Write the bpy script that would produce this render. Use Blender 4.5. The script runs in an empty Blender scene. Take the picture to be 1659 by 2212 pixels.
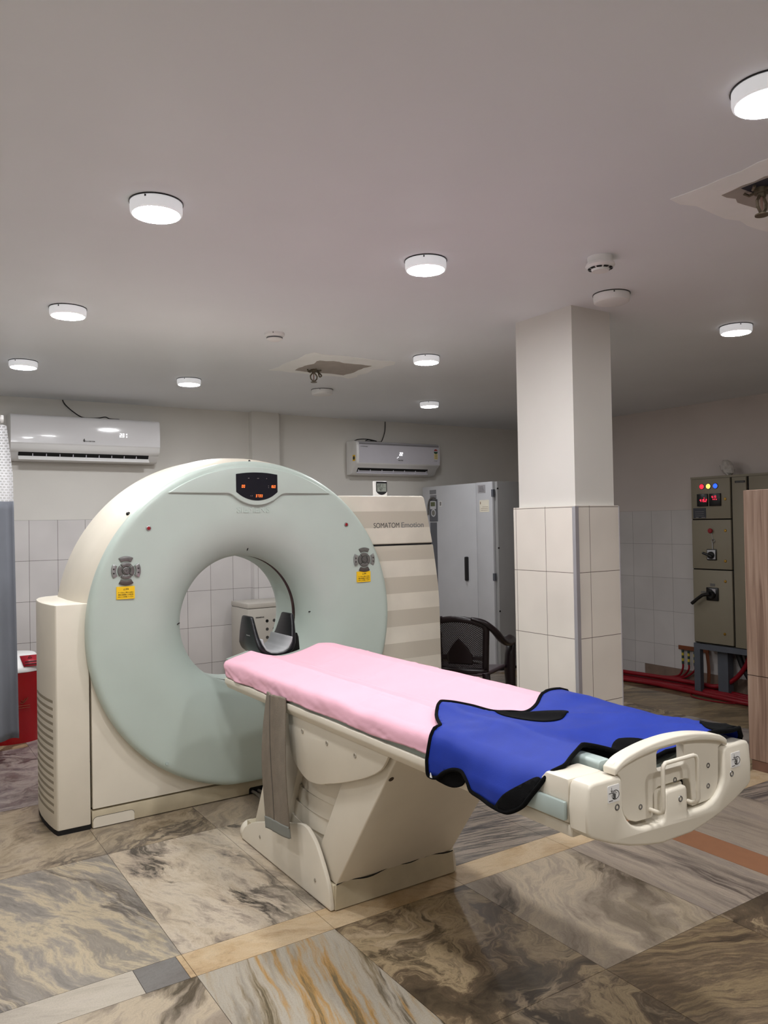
import bpy, bmesh, math, random
from mathutils import Vector, Matrix, noise

# ---------------------------------------------------------------- camera, world, exposure
S = bpy.context.scene
COL = S.collection
F_PX, YAW, PITCH, ROLL, CAM_H = 1693.4, 0.578869, 0.0144668, 0.0181025, 1.42
fw = Vector((math.sin(YAW) * math.cos(PITCH), math.cos(YAW) * math.cos(PITCH), math.sin(PITCH)))
rt = Vector((math.cos(YAW), -math.sin(YAW), 0))
dn = fw.cross(rt)
r2 = math.cos(ROLL) * rt + math.sin(ROLL) * dn
d2 = -math.sin(ROLL) * rt + math.cos(ROLL) * dn
cam = bpy.data.objects.new('camera', bpy.data.cameras.new('camera'))
COL.objects.link(cam)
mw = Matrix.Identity(4)
for i in range(3):
    mw[i][0], mw[i][1], mw[i][2] = r2[i], -d2[i], -fw[i]
mw[2][3] = CAM_H
cam.matrix_world = mw
cam.data.sensor_fit = 'AUTO'
cam.data.sensor_width = 36.0
cam.data.lens = F_PX / 2212 * 36.0
cam.data.clip_start = 0.05
S.camera = cam
S.view_settings.view_transform = 'Standard'
S.view_settings.look = 'None'
S.view_settings.exposure = 0.28
S.view_settings.gamma = 1.0
S.view_settings.use_curve_mapping = False
S.cycles.use_denoising = True
S.cycles.max_bounces = 6
S.cycles.use_adaptive_sampling = True
S.cycles.adaptive_threshold = 0.02
S.cycles.sample_clamp_indirect = 6.0
world = bpy.data.worlds.new('world')
S.world = world
world.use_nodes = True
world.node_tree.nodes['Background'].inputs[0].default_value = (0.5, 0.5, 0.52, 1)
world.node_tree.nodes['Background'].inputs[1].default_value = 0.05
LAMP_STRENGTH = 190.0
LAMP_COL = (0.98, 0.985, 1.0)
ZC = 2.5
# lamps of the same ceiling grid that hang behind and beside the camera
for x, y, pw in [(0.8, 1.1, 1.0), (1.9, -0.4, 1.0), (0.8, -0.4, 0.8), (-0.3, 2.6, 0.7)]:
    ld = bpy.data.lights.new('ceiling_lamp_light', 'AREA')
    ld.shape = 'DISK'
    ld.size = 0.155
    ld.energy = pw * LAMP_STRENGTH * math.pi * math.pi * 0.0775 ** 2
    ld.color = LAMP_COL
    lo = bpy.data.objects.new('ceiling_lamp_light', ld)
    lo.location = (x, y, ZC - 0.045)
    COL.objects.link(lo)

# ---------------------------------------------------------------- materials
def lin(c):
    return tuple((v / 12.92 if v <= 0.04045 else ((v + 0.055) / 1.055) ** 2.4) for v in c)

def rgb(r, g, b):
    return lin((r / 255, g / 255, b / 255)) + (1,)

def mat(name, col, rough=0.5, metal=0.0, var=0.06, nscale=6.0, bump=0.0, bscale=120.0, coat=0.0, emit=None, estr=0.0, spec=0.5):
    m = bpy.data.materials.new(name)
    m.use_nodes = True
    nt = m.node_tree
    b = nt.nodes['Principled BSDF']
    b.inputs['Roughness'].default_value = rough
    b.inputs['Metallic'].default_value = metal
    b.inputs['Specular IOR Level'].default_value = spec
    b.inputs['Coat Weight'].default_value = coat
    geo = nt.nodes.new('ShaderNodeNewGeometry')
    no = nt.nodes.new('ShaderNodeTexNoise')
    no.inputs['Scale'].default_value = nscale
    no.inputs['Detail'].default_value = 5
    nt.links.new(geo.outputs['Position'], no.inputs['Vector'])
    rp = nt.nodes.new('ShaderNodeValToRGB')
    lo_, hi_ = 1 - var, 1 + var
    rp.color_ramp.elements[0].position = 0.3
    rp.color_ramp.elements[1].position = 0.7
    rp.color_ramp.elements[0].color = (col[0] * lo_, col[1] * lo_, col[2] * lo_, 1)
    rp.color_ramp.elements[1].color = (min(1, col[0] * hi_), min(1, col[1] * hi_), min(1, col[2] * hi_), 1)
    nt.links.new(no.outputs['Fac'], rp.inputs['Fac'])
    nt.links.new(rp.outputs['Color'], b.inputs['Base Color'])
    if bump > 0:
        n2 = nt.nodes.new('ShaderNodeTexNoise')
        n2.inputs['Scale'].default_value = bscale
        nt.links.new(geo.outputs['Position'], n2.inputs['Vector'])
        bp = nt.nodes.new('ShaderNodeBump')
        bp.inputs['Strength'].default_value = bump
        bp.inputs['Distance'].default_value = 0.002
        nt.links.new(n2.outputs['Fac'], bp.inputs['Height'])
        nt.links.new(bp.outputs['Normal'], b.inputs['Normal'])
    if emit:
        b.inputs['Emission Color'].default_value = emit
        b.inputs['Emission Strength'].default_value = estr
    return m

def tile_mat(name, axis, u0, z0, w, h, col, grout, rough=0.25):
    m = bpy.data.materials.new(name)
    m.use_nodes = True
    nt = m.node_tree
    b = nt.nodes['Principled BSDF']
    b.inputs['Roughness'].default_value = rough
    geo = nt.nodes.new('ShaderNodeNewGeometry')
    sp = nt.nodes.new('ShaderNodeSeparateXYZ')
    nt.links.new(geo.outputs['Position'], sp.inputs[0])
    cb = nt.nodes.new('ShaderNodeCombineXYZ')
    for out, o0, ix in ((axis, u0, 0), ('Z', z0, 1)):
        su = nt.nodes.new('ShaderNodeMath')
        su.operation = 'SUBTRACT'
        su.inputs[1].default_value = o0
        nt.links.new(sp.outputs[out], su.inputs[0])
        nt.links.new(su.outputs[0], cb.inputs[ix])
    br = nt.nodes.new('ShaderNodeTexBrick')
    br.offset = 0.0
    br.squash = 1.0
    br.inputs['Scale'].default_value = 1.0
    br.inputs['Brick Width'].default_value = w
    br.inputs['Row Height'].default_value = h
    br.inputs['Mortar Size'].default_value = 0.0016
    br.inputs['Mortar Smooth'].default_value = 0.2
    c2 = tuple(v * 0.94 for v in col[:3]) + (1,)
    br.inputs['Color1'].default_value = col
    br.inputs['Color2'].default_value = c2
    br.inputs['Mortar'].default_value = grout
    nt.links.new(cb.outputs[0], br.inputs['Vector'])
    no = nt.nodes.new('ShaderNodeTexNoise')
    no.inputs['Scale'].default_value = 3.0
    nt.links.new(geo.outputs['Position'], no.inputs['Vector'])
    mx = nt.nodes.new('ShaderNodeMix')
    mx.data_type = 'RGBA'
    mx.blend_type = 'MULTIPLY'
    mx.inputs['Factor'].default_value = 0.25
    nt.links.new(br.outputs['Color'], mx.inputs[6])
    nt.links.new(no.outputs['Fac'], mx.inputs[7])
    nt.links.new(mx.outputs[2], b.inputs['Base Color'])
    bp = nt.nodes.new('ShaderNodeBump')
    bp.inputs['Strength'].default_value = 0.6
    bp.inputs['Distance'].default_value = 0.002
    bp.invert = True
    nt.links.new(br.outputs['Fac'], bp.inputs['Height'])
    nt.links.new(bp.outputs['Normal'], b.inputs['Normal'])
    return m

def stone(name, cols, ang, stretch, scale, dist, seed, vein=None, vstr=0.8, vw=0.03, rough=0.3, vscale=1.0):
    """polished slab: warped noise bands drawn out along one direction, broken dark veins, fine grain"""
    m = bpy.data.materials.new(name)
    m.use_nodes = True
    nt = m.node_tree
    b = nt.nodes['Principled BSDF']
    b.inputs['Roughness'].default_value = rough
    b.inputs['Specular IOR Level'].default_value = 0.35
    def N(t, **kw):
        n = nt.nodes.new(t)
        for k, v in kw.items():
            n.inputs[k].default_value = v
        return n
    L = nt.links.new
    geo = N('ShaderNodeNewGeometry')
    mp = N('ShaderNodeMapping', Location=(seed * 3.7, seed * 1.9, 0), Rotation=(0, 0, -math.radians(ang)))
    L(geo.outputs['Position'], mp.inputs['Vector'])
    wn = N('ShaderNodeTexNoise', Scale=2.2, Detail=4)
    L(mp.outputs['Vector'], wn.inputs['Vector'])
    vm = N('ShaderNodeVectorMath')
    vm.operation = 'MULTIPLY_ADD'
    vm.inputs[1].default_value = (dist, dist, 0)
    L(wn.outputs['Color'], vm.inputs[0])
    L(mp.outputs['Vector'], vm.inputs[2])
    mp2 = N('ShaderNodeMapping', Scale=(stretch, 1, 1))
    L(vm.outputs[0], mp2.inputs['Vector'])
    n1 = N('ShaderNodeTexNoise', Scale=scale, Detail=12, Roughness=0.72, Distortion=0.3)
    L(mp2.outputs['Vector'], n1.inputs['Vector'])
    rp = N('ShaderNodeValToRGB')
    el = rp.color_ramp.elements
    n = len(cols)
    while len(el) < n:
        el.new(0.5)
    for i, c in enumerate(cols):
        el[i].position = 0.36 + 0.28 * i / (n - 1)
        el[i].color = rgb(*c)
    L(n1.outputs['Fac'], rp.inputs['Fac'])
    out = rp.outputs['Color']
    if vein:
        off = N('ShaderNodeVectorMath')
        off.inputs[1].default_value = (5.3, 9.1, 2.2)
        L(mp2.outputs['Vector'], off.inputs[0])
        n2 = N('ShaderNodeTexNoise', Scale=scale * 0.6 * vscale, Detail=9, Roughness=0.64)
        L(off.outputs[0], n2.inputs['Vector'])
        r2_ = N('ShaderNodeValToRGB')
        e2 = r2_.color_ramp.elements
        e2.new(0.5)
        e2[0].position, e2[1].position, e2[2].position = 0.5 - vw, 0.5, 0.5 + vw * 0.6
        e2[0].color = e2[2].color = (0, 0, 0, 1)
        e2[1].color = (1, 1, 1, 1)
        L(n2.outputs['Fac'], r2_.inputs['Fac'])
        n4 = N('ShaderNodeTexNoise', Scale=3.2, Detail=3)
        L(off.outputs[0], n4.inputs['Vector'])
        r4 = N('ShaderNodeValToRGB')
        r4.color_ramp.elements[0].position, r4.color_ramp.elements[1].position = 0.44, 0.60
        r4.color_ramp.elements[1].color = (vstr, vstr, vstr, 1)
        L(n4.outputs['Fac'], r4.inputs['Fac'])
        mk = N('ShaderNodeMath')
        mk.operation = 'MULTIPLY'
        L(r2_.outputs['Color'], mk.inputs[0])
        L(r4.outputs['Color'], mk.inputs[1])
        mv = N('ShaderNodeMix')
        mv.data_type = 'RGBA'
        L(mk.outputs[0], mv.inputs['Factor'])
        L(out, mv.inputs[6])
        mv.inputs[7].default_value = rgb(*vein)
        out = mv.outputs[2]
    for sc_, lo_, p0, p1, f in ((45, 0.55, 0.30, 0.46, 0.45), (190, 0.70, 0.30, 0.60, 0.6)):
        n3 = N('ShaderNodeTexNoise', Scale=sc_, Detail=7, Roughness=0.7)
        L(mp2.outputs['Vector'] if sc_ < 100 else geo.outputs['Position'], n3.inputs['Vector'])
        r3 = N('ShaderNodeValToRGB')
        r3.color_ramp.elements[0].position, r3.color_ramp.elements[1].position = p0, p1
        r3.color_ramp.elements[0].color = (lo_, lo_, lo_, 1)
        L(n3.outputs['Fac'], r3.inputs['Fac'])
        mx = N('ShaderNodeMix')
        mx.data_type = 'RGBA'
        mx.blend_type = 'MULTIPLY'
        mx.inputs['Factor'].default_value = f
        L(out, mx.inputs[6])
        L(r3.outputs['Color'], mx.inputs[7])
        out = mx.outputs[2]
    L(out, b.inputs['Base Color'])
    return m

def stripe_mat():
    """cream housing with broad printed horizontal bands"""
    m = mat('banded_cream', rgb(226, 219, 205), 0.45)
    nt = m.node_tree
    b = nt.nodes['Principled BSDF']
    src = b.inputs['Base Color'].links[0].from_socket
    geo = nt.nodes.new('ShaderNodeNewGeometry')
    sp = nt.nodes.new('ShaderNodeSeparateXYZ')
    nt.links.new(geo.outputs['Position'], sp.inputs[0])
    def mth(op, a, v):
        n = nt.nodes.new('ShaderNodeMath')
        n.operation = op
        nt.links.new(a, n.inputs[0])
        n.inputs[1].default_value = v
        return n.outputs[0]
    t = mth('SUBTRACT', sp.outputs['Z'], 1.196 - 0.0984 * 20)
    t = mth('DIVIDE', t, 0.0984 * 2)
    t = mth('FRACT', t, 0)
    t = mth('LESS_THAN', t, 0.5)
    t = mth('MULTIPLY', t, 1.0)
    mx = nt.nodes.new('ShaderNodeMix')
    mx.data_type = 'RGBA'
    nt.links.new(t, mx.inputs['Factor'])
    nt.links.new(src, mx.inputs[6])
    mx.inputs[7].default_value = rgb(201, 193, 178)
    nt.links.new(mx.outputs[2], b.inputs['Base Color'])
    return m

def wood_mat():
    m = bpy.data.materials.new('pale_walnut')
    m.use_nodes = True
    nt = m.node_tree
    b = nt.nodes['Principled BSDF']
    b.inputs['Roughness'].default_value = 0.45
    geo = nt.nodes.new('ShaderNodeNewGeometry')
    mp = nt.nodes.new('ShaderNodeMapping')
    mp.inputs['Scale'].default_value = (24, 24, 1.1)
    nt.links.new(geo.outputs['Position'], mp.inputs['Vector'])
    n1 = nt.nodes.new('ShaderNodeTexNoise')
    n1.inputs['Scale'].default_value = 1.3
    n1.inputs['Detail'].default_value = 6
    n1.inputs['Distortion'].default_value = 1.2
    nt.links.new(mp.outputs['Vector'], n1.inputs['Vector'])
    rp = nt.nodes.new('ShaderNodeValToRGB')
    el = rp.color_ramp.elements
    el.new(0.5)
    for e, p, c in zip(el, (0.3, 0.5, 0.7), ((120, 95, 81), (158, 131, 114), (178, 153, 136))):
        e.position = p
        e.color = rgb(*c)
    nt.links.new(n1.outputs['Fac'], rp.inputs['Fac'])
    nt.links.new(rp.outputs['Color'], b.inputs['Base Color'])
    return m

def perforated_mat(name, col):
    """dark plastic with rows of small through-holes"""
    m = mat(name, col, 0.35)
    nt = m.node_tree
    b = nt.nodes['Principled BSDF']
    uv = nt.nodes.new('ShaderNodeTexCoord')
    mp = nt.nodes.new('ShaderNodeMapping')
    mp.inputs['Rotation'].default_value = (0, 0, math.radians(45))
    nt.links.new(uv.outputs['UV'], mp.inputs['Vector'])
    vo = nt.nodes.new('ShaderNodeTexVoronoi')
    vo.inputs['Scale'].default_value = 105
    vo.inputs['Randomness'].default_value = 0.0
    nt.links.new(mp.outputs['Vector'], vo.inputs['Vector'])
    lt = nt.nodes.new('ShaderNodeMath')
    lt.operation = 'LESS_THAN'
    lt.inputs[1].default_value = 0.36
    nt.links.new(vo.outputs['Distance'], lt.inputs[0])
    tr = nt.nodes.new('ShaderNodeBsdfTransparent')
    mx = nt.nodes.new('ShaderNodeMixShader')
    nt.links.new(lt.outputs[0], mx.inputs[0])
    nt.links.new(b.outputs[0], mx.inputs[1])
    nt.links.new(tr.outputs[0], mx.inputs[2])
    nt.links.new(mx.outputs[0], nt.nodes['Material Output'].inputs[0])
    return m

def net_mat(name, col):
    m = mat(name, col, 0.7)
    nt = m.node_tree
    b = nt.nodes['Principled BSDF']
    geo = nt.nodes.new('ShaderNodeNewGeometry')
    mp = nt.nodes.new('ShaderNodeMapping')
    mp.inputs['Rotation'].default_value = (math.radians(90), 0, 0)
    nt.links.new(geo.outputs['Position'], mp.inputs['Vector'])
    br = nt.nodes.new('ShaderNodeTexBrick')
    br.offset = 0.5
    br.inputs['Scale'].default_value = 1.0
    br.inputs['Brick Width'].default_value = 0.022
    br.inputs['Row Height'].default_value = 0.016
    br.inputs['Mortar Size'].default_value = 0.0042
    nt.links.new(mp.outputs['Vector'], br.inputs['Vector'])
    tr = nt.nodes.new('ShaderNodeBsdfTransparent')
    mx = nt.nodes.new('ShaderNodeMixShader')
    sc = nt.nodes.new('ShaderNodeMath')
    sc.operation = 'MULTIPLY_ADD'
    sc.inputs[1].default_value = 0.55
    sc.inputs[2].default_value = 0.45
    nt.links.new(br.outputs['Fac'], sc.inputs[0])
    nt.links.new(sc.outputs[0], mx.inputs[0])
    nt.links.new(tr.outputs[0], mx.inputs[1])
    nt.links.new(b.outputs[0], mx.inputs[2])
    nt.links.new(mx.outputs[0], nt.nodes['Material Output'].inputs[0])
    return m

PLASTER = mat('white_plaster', rgb(222, 219, 213), 0.8, var=0.03, nscale=2.0, bump=0.15, bscale=60)
PLASTER_R = mat('shaded_plaster', rgb(206, 196, 190), 0.8, var=0.03, nscale=2.0, bump=0.15, bscale=60)  # wall plaster darkened, the dimmer light on the right painted into its colour
CEIL = mat('ceiling_paint', rgb(236, 239, 243), 0.6, var=0.025, nscale=1.2, bump=0.1, bscale=40)
PATCH_W = mat('fresh_filler', rgb(250, 252, 250), 0.8, var=0.04, nscale=8)
PATCH_G = mat('bare_cement', rgb(168, 160, 152), 0.9, var=0.08, nscale=14)
CONCRETE = mat('rough_cement', rgb(132, 112, 98), 0.9, var=0.15, nscale=8)
GROUT = rgb(110, 104, 98)
TILE_Z0 = 1.497 - 5 * 0.3315
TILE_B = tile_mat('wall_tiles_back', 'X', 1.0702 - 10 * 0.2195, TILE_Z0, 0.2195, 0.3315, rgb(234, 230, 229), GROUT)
TILE_R = tile_mat('wall_tiles_side_shaded', 'Y', 5.365 - 30 * 0.234, TILE_Z0, 0.234, 0.3315, rgb(222, 217, 214), rgb(160, 155, 151))  # same tile as the back wall, right-hand dimness mixed into tile and grout colours
TILE_PY = tile_mat('pillar_tiles_flank', 'Y', 2.949 - 0.22 * 5, TILE_Z0, 0.22, 0.3290, rgb(248, 241, 231), rgb(120, 108, 98))
TILE_PX = tile_mat('pillar_tiles_front', 'X', 3.028 - 0.22 * 5, TILE_Z0, 0.22, 0.3290, rgb(248, 241, 231), rgb(120, 108, 98))
CREAM = mat('cream_plastic', rgb(224, 216, 200), 0.45, var=0.03)
CREAM_D = mat('cream_plastic_worn', rgb(192, 180, 154), 0.5, var=0.10, nscale=10)
SAGE = mat('sage_plastic', rgb(188, 200, 192), 0.38, var=0.02)
GREYGREEN = mat('grey_green_plastic', rgb(150, 158, 150), 0.45)
PALEGREEN = mat('pale_blue_green_plastic', rgb(176, 190, 186), 0.4)
BLACK = mat('black_plastic', rgb(18, 17, 19), 0.3)
DARK = mat('dark_gap', rgb(14, 12, 12), 0.9)
GLOSSBLACK = mat('glossy_black', rgb(16, 16, 22), 0.28)
SCREEN = mat('smoked_screen', rgb(28, 28, 36), 0.15)
STEEL = mat('brushed_steel', rgb(170, 170, 170), 0.32, 0.9, var=0.1, nscale=40)
DARKSTEEL = mat('dark_grey_keys', rgb(118, 116, 114), 0.35, 0.6, var=0.12, nscale=40)
WHITE = mat('white_plastic', rgb(236, 235, 234), 0.35, var=0.02)
PEARL = mat('pearl_white_panel', rgb(232, 231, 233), 0.12, var=0.01, coat=0.5)
SILVER = mat('silver_white_panel', rgb(206, 204, 212), 0.35, var=0.03)
YELLOW = mat('yellow_sticker', rgb(248, 200, 20), 0.5, var=0.03)
INK = mat('black_ink', rgb(25, 24, 22), 0.6)
INKGREY = mat('grey_ink', rgb(128, 126, 124), 0.6)
INKDARK = mat('dark_grey_ink', rgb(72, 70, 68), 0.6)
RED = mat('red_indicator', rgb(150, 18, 30), 0.3)
ORANGE_LED = mat('orange_led', rgb(255, 120, 40), 0.5, emit=(1.0, 0.20, 0.04, 1), estr=1.1)
WHITE_LED = mat('white_led', rgb(250, 250, 250), 0.5, emit=(1, 1, 1, 1), estr=1.6)
RED_LED = mat('red_led', rgb(255, 30, 60), 0.5, emit=(1.0, 0.02, 0.06, 1), estr=3.0)
LAMP_RED = mat('lit_red_lens', rgb(230, 20, 40), 0.4, emit=(1, 0.02, 0.04, 1), estr=1.6)
LAMP_YEL = mat('lit_yellow_lens', rgb(255, 210, 60), 0.4, emit=(1, 0.55, 0.08, 1), estr=2.2)
LAMP_BLU = mat('lit_blue_lens', rgb(40, 80, 255), 0.4, emit=(0.02, 0.09, 1, 1), estr=1.6)
GLOW = mat('lit_diffuser', rgb(255, 255, 255), 0.5, emit=LAMP_COL + (1,), estr=LAMP_STRENGTH)
GLOW_WEAK = mat('lit_diffuser_weak', rgb(255, 255, 255), 0.5, emit=LAMP_COL + (1,), estr=LAMP_STRENGTH * 0.55)
RIMGLOW = mat('translucent_rim', rgb(225, 225, 230), 0.5, emit=LAMP_COL + (1,), estr=0.3)
PINK = mat('pink_sheet', rgb(234, 180, 197), 0.85, var=0.02, bump=0.2, bscale=400)
BLUE = mat('blue_nylon', rgb(20, 48, 148), 0.6, spec=0.3, var=0.06, nscale=20, bump=0.1, bscale=300)
BLACKCLOTH = mat('black_binding', rgb(8, 8, 9), 1.0, spec=0.15, var=0.2, nscale=60, bump=0.5, bscale=400)
STRAPM = mat('grey_brown_webbing', rgb(124, 114, 101), 0.9, var=0.10, nscale=18, bump=0.6, bscale=220)
STRAPHEM = mat('grey_hem', rgb(128, 130, 124), 0.8)
FOAM = mat('grey_foam', rgb(176, 178, 180), 0.8)
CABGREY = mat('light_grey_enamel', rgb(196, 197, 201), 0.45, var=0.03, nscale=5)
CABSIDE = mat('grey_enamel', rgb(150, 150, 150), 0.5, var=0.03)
PANELG = mat('olive_grey_enamel', rgb(140, 132, 114), 0.5, var=0.02)
CHAIRM = mat('maroon_black_plastic', rgb(24, 12, 17), 0.3)
CHAIRP = perforated_mat('maroon_black_perforated', rgb(24, 12, 17))
CHAIRSEAT = mat('seat_plastic_sheen', rgb(70, 58, 62), 0.35)  # chair plastic greyed, the seat's reflective sheen put into the colour
COPPER = mat('copper_bar', rgb(140, 84, 58), 0.5, 0.6)
REDCABLE = mat('red_insulation', rgb(136, 16, 30), 0.4)
BLACKCABLE = mat('black_insulation', rgb(24, 22, 24), 0.5)
GREYCABLE = mat('grey_insulation', rgb(120, 114, 106), 0.5)
YGCABLE = mat('yellow_sleeve', rgb(190, 170, 60), 0.5)
GREENSLEEVE = mat('dark_green_sleeve', rgb(40, 60, 56), 0.5)
SLATE = mat('slate_painted_steel', rgb(86, 90, 98), 0.5)
WOOD = wood_mat()
WOOD_D = mat('dark_walnut_plinth', rgb(120, 88, 72), 0.5, var=0.1, nscale=20)
CURTG = mat('grey_curtain', rgb(128, 132, 142), 0.8, var=0.04, bump=0.2, bscale=250)
CURTN = net_mat('white_net', rgb(235, 236, 240))
BINRED = mat('red_bin_plastic', rgb(168, 14, 26), 0.25)
BINLABEL = mat('red_label', rgb(160, 22, 40), 0.4)
BRASS = mat('brass', rgb(190, 150, 70), 0.25, 0.9)
BRONZE = mat('dull_bronze', rgb(110, 100, 84), 0.5, 0.5)
PAPER = mat('cream_paper', rgb(232, 226, 210), 0.8)
BAG = mat('clear_plastic_bag', rgb(186, 180, 174), 0.25, var=0.15, nscale=30)
LCD = mat('grey_lcd', rgb(140, 146, 140), 0.3)
LCDG = mat('green_lcd', rgb(92, 98, 66), 0.3)
ALU = mat('aluminium_trim', rgb(186, 184, 190), 0.35, 0.5)
BANDED = stripe_mat()
BOXGREY = mat('warm_grey_enamel', rgb(196, 191, 182), 0.45, var=0.02)
SCREWM = mat('dull_screw', rgb(172, 164, 150), 0.5, 0.3)
KEYGREY = mat('grey_keypad', rgb(92, 94, 100), 0.5)

# ---------------------------------------------------------------- geometry helpers
class B:
    def __init__(s):
        s.bm = bmesh.new()
    def add(s, verts, faces, mi=0):
        vs = [s.bm.verts.new(v) for v in verts]
        fs = []
        for f in faces:
            try:
                nf = s.bm.faces.new([vs[i] for i in f])
                nf.material_index = mi
                fs.append(nf)
            except ValueError:
                pass
        return fs
    def box(s, x0, x1, y0, y1, z0, z1, mi=0):
        v = [(x, y, z) for z in (z0, z1) for y in (y0, y1) for x in (x0, x1)]
        return s.add(v, [(0, 2, 3, 1), (4, 5, 7, 6), (0, 1, 5, 4), (1, 3, 7, 5), (3, 2, 6, 7), (2, 0, 4, 6)], mi)
    def prism(s, pts, ax, a, b, holes=(), mi=0):
        """extrude a 2-D outline along axis ax ('x','y','z') from a to b"""
        def p3(p, t):
            if ax == 'x':
                return (t, p[0], p[1])
            if ax == 'y':
                return (p[0], t, p[1])
            return (p[0], p[1], t)
        loops = [list(pts)] + [list(h) for h in holes]
        ends = []
        for t in (a, b):
            es, ls = [], []
            for L in loops:
                vs = [s.bm.verts.new(p3(p, t)) for p in L]
                ls.append(vs)
                es += [s.bm.edges.new((vs[i], vs[(i + 1) % len(vs)])) for i in range(len(vs))]
            if len(loops) == 1:
                f = s.bm.faces.new(ls[0])
                f.material_index = mi
            else:
                r = bmesh.ops.triangle_fill(s.bm, edges=es, use_beauty=True, use_dissolve=False)
                for g in r['geom']:
                    if isinstance(g, bmesh.types.BMFace):
                        g.material_index = mi
            ends.append(ls)
        for A, C in zip(*ends):
            n = len(A)
            for i in range(n):
                f = s.bm.faces.new((A[i], A[(i + 1) % n], C[(i + 1) % n], C[i]))
                f.material_index = mi
        return s
    def tube(s, pts, r, n=8, mi=0, closed=False, flat=1.0):
        pts = [Vector(p) for p in pts]
        rings = []
        up0 = None
        N = len(pts)
        for i, p in enumerate(pts):
            if closed:
                t = pts[(i + 1) % N] - pts[i - 1]
            else:
                t = pts[min(i + 1, N - 1)] - pts[max(i - 1, 0)]
            if t.length < 1e-9:
                t = Vector((0, 0, 1))
            t.normalize()
            if up0 is None:
                up0 = Vector((0, 0, 1)) if abs(t.z) < 0.9 else Vector((1, 0, 0))
            u = (up0 - t * up0.dot(t))
            u.normalize()
            up0 = u
            w = t.cross(u)
            rr = r[i] if isinstance(r, (list, tuple)) else r
            rings.append([s.bm.verts.new(p + (u * math.cos(2 * math.pi * k / n) * flat + w * math.sin(2 * math.pi * k / n)) * rr) for k in range(n)])
        for i in range(N if closed else N - 1):
            A, C = rings[i], rings[(i + 1) % N]
            for k in range(n):
                f = s.bm.faces.new((A[k], A[(k + 1) % n], C[(k + 1) % n], C[k]))
                f.material_index = mi
        if not closed:
            for R in (rings[0], rings[-1]):
                f = s.bm.faces.new(R)
                f.material_index = mi
        return s
    def lathe(s, c, ax, prof, n=64, mi=0, a0=0.0, a1=2 * math.pi, close=False):
        """prof: list of (radius, offset along ax)"""
        full = abs(a1 - a0 - 2 * math.pi) < 1e-6
        m = n if full else n + 1
        def pt(r, h, a):
            ca, sa = math.cos(a) * r, math.sin(a) * r
            if ax == 'y':
                return (c[0] + ca, c[1] + h, c[2] + sa)
            if ax == 'x':
                return (c[0] + h, c[1] + ca, c[2] + sa)
            return (c[0] + ca, c[1] + sa, c[2] + h)
        rings = []
        for r, h in prof:
            if r < 1e-6:
                rings.append([s.bm.verts.new(pt(0, h, 0))])
            else:
                rings.append([s.bm.verts.new(pt(r, h, a0 + (a1 - a0) * k / n)) for k in range(m)])
        pairs = list(zip(rings[:-1], rings[1:]))
        if close:
            pairs.append((rings[-1], rings[0]))
        for A, C in pairs:
            for k in range(n):
                k2 = (k + 1) % m if full else k + 1
                if len(A) == 1 and len(C) == 1:
                    continue
                if len(A) == 1:
                    vs = (A[0], C[k], C[k2])
                elif len(C) == 1:
                    vs = (A[k], A[k2], C[0])
                else:
                    vs = (A[k], A[k2], C[k2], C[k])
                try:
                    f = s.bm.faces.new(vs)
                    f.material_index = mi
                except ValueError:
                    pass
        return s
    def cyl(s, p, ax, r, h, n=24, mi=0, r2=None):
        r2 = r if r2 is None else r2
        return s.lathe(p, ax, [(0, 0), (r, 0), (r2, h), (0, h)], n, mi)
    def ball(s, p, r, sc=(1, 1, 1), n=16, mi=0):
        m = n // 2
        prof = [(r * math.sin(math.pi * i / m), -r * math.cos(math.pi * i / m)) for i in range(m + 1)]
        k = len(s.bm.verts)
        s.lathe((0, 0, 0), 'z', prof, n, mi)
        s.bm.verts.ensure_lookup_table()
        for v in s.bm.verts[k:]:
            v.co = Vector((p[0] + v.co.x * sc[0], p[1] + v.co.y * sc[1], p[2] + v.co.z * sc[2]))
        return s
    def grid(s, fn, nu, nv, mi=0, uvname=None):
        vs = [[s.bm.verts.new(fn(i / nu, j / nv)) for j in range(nv + 1)] for i in range(nu + 1)]
        uvl = s.bm.loops.layers.uv.verify() if uvname else None
        for i in range(nu):
            for j in range(nv):
                f = s.bm.faces.new((vs[i][j], vs[i + 1][j], vs[i + 1][j + 1], vs[i][j + 1]))
                f.material_index = mi
                if uvl:
                    for l, (a, b_) in zip(f.loops, ((i, j), (i + 1, j), (i + 1, j + 1), (i, j + 1))):
                        l[uvl].uv = (a / nu * uvname[0], b_ / nv * uvname[1])
        return s
    def clip(s, co, no):
        g = s.bm.verts[:] + s.bm.edges[:] + s.bm.faces[:]
        r = bmesh.ops.bisect_plane(s.bm, geom=g, plane_co=co, plane_no=no, clear_outer=True)
        return s
    def bev(s, w, seg=2, ang=30):
        bmesh.ops.remove_doubles(s.bm, verts=s.bm.verts[:], dist=1e-5)
        bmesh.ops.recalc_face_normals(s.bm, faces=s.bm.faces[:])
        es = [e for e in s.bm.edges if len(e.link_faces) == 2 and e.calc_face_angle(0) > math.radians(ang)]
        bmesh.ops.bevel(s.bm, geom=es, offset=w, offset_type='OFFSET', segments=seg, profile=0.5, affect='EDGES', clamp_overlap=True)
        return s

def wloc(o):
    v = Vector((0, 0, 0))
    while o:
        v = v + o.location
        o = o.parent
    return v

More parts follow.
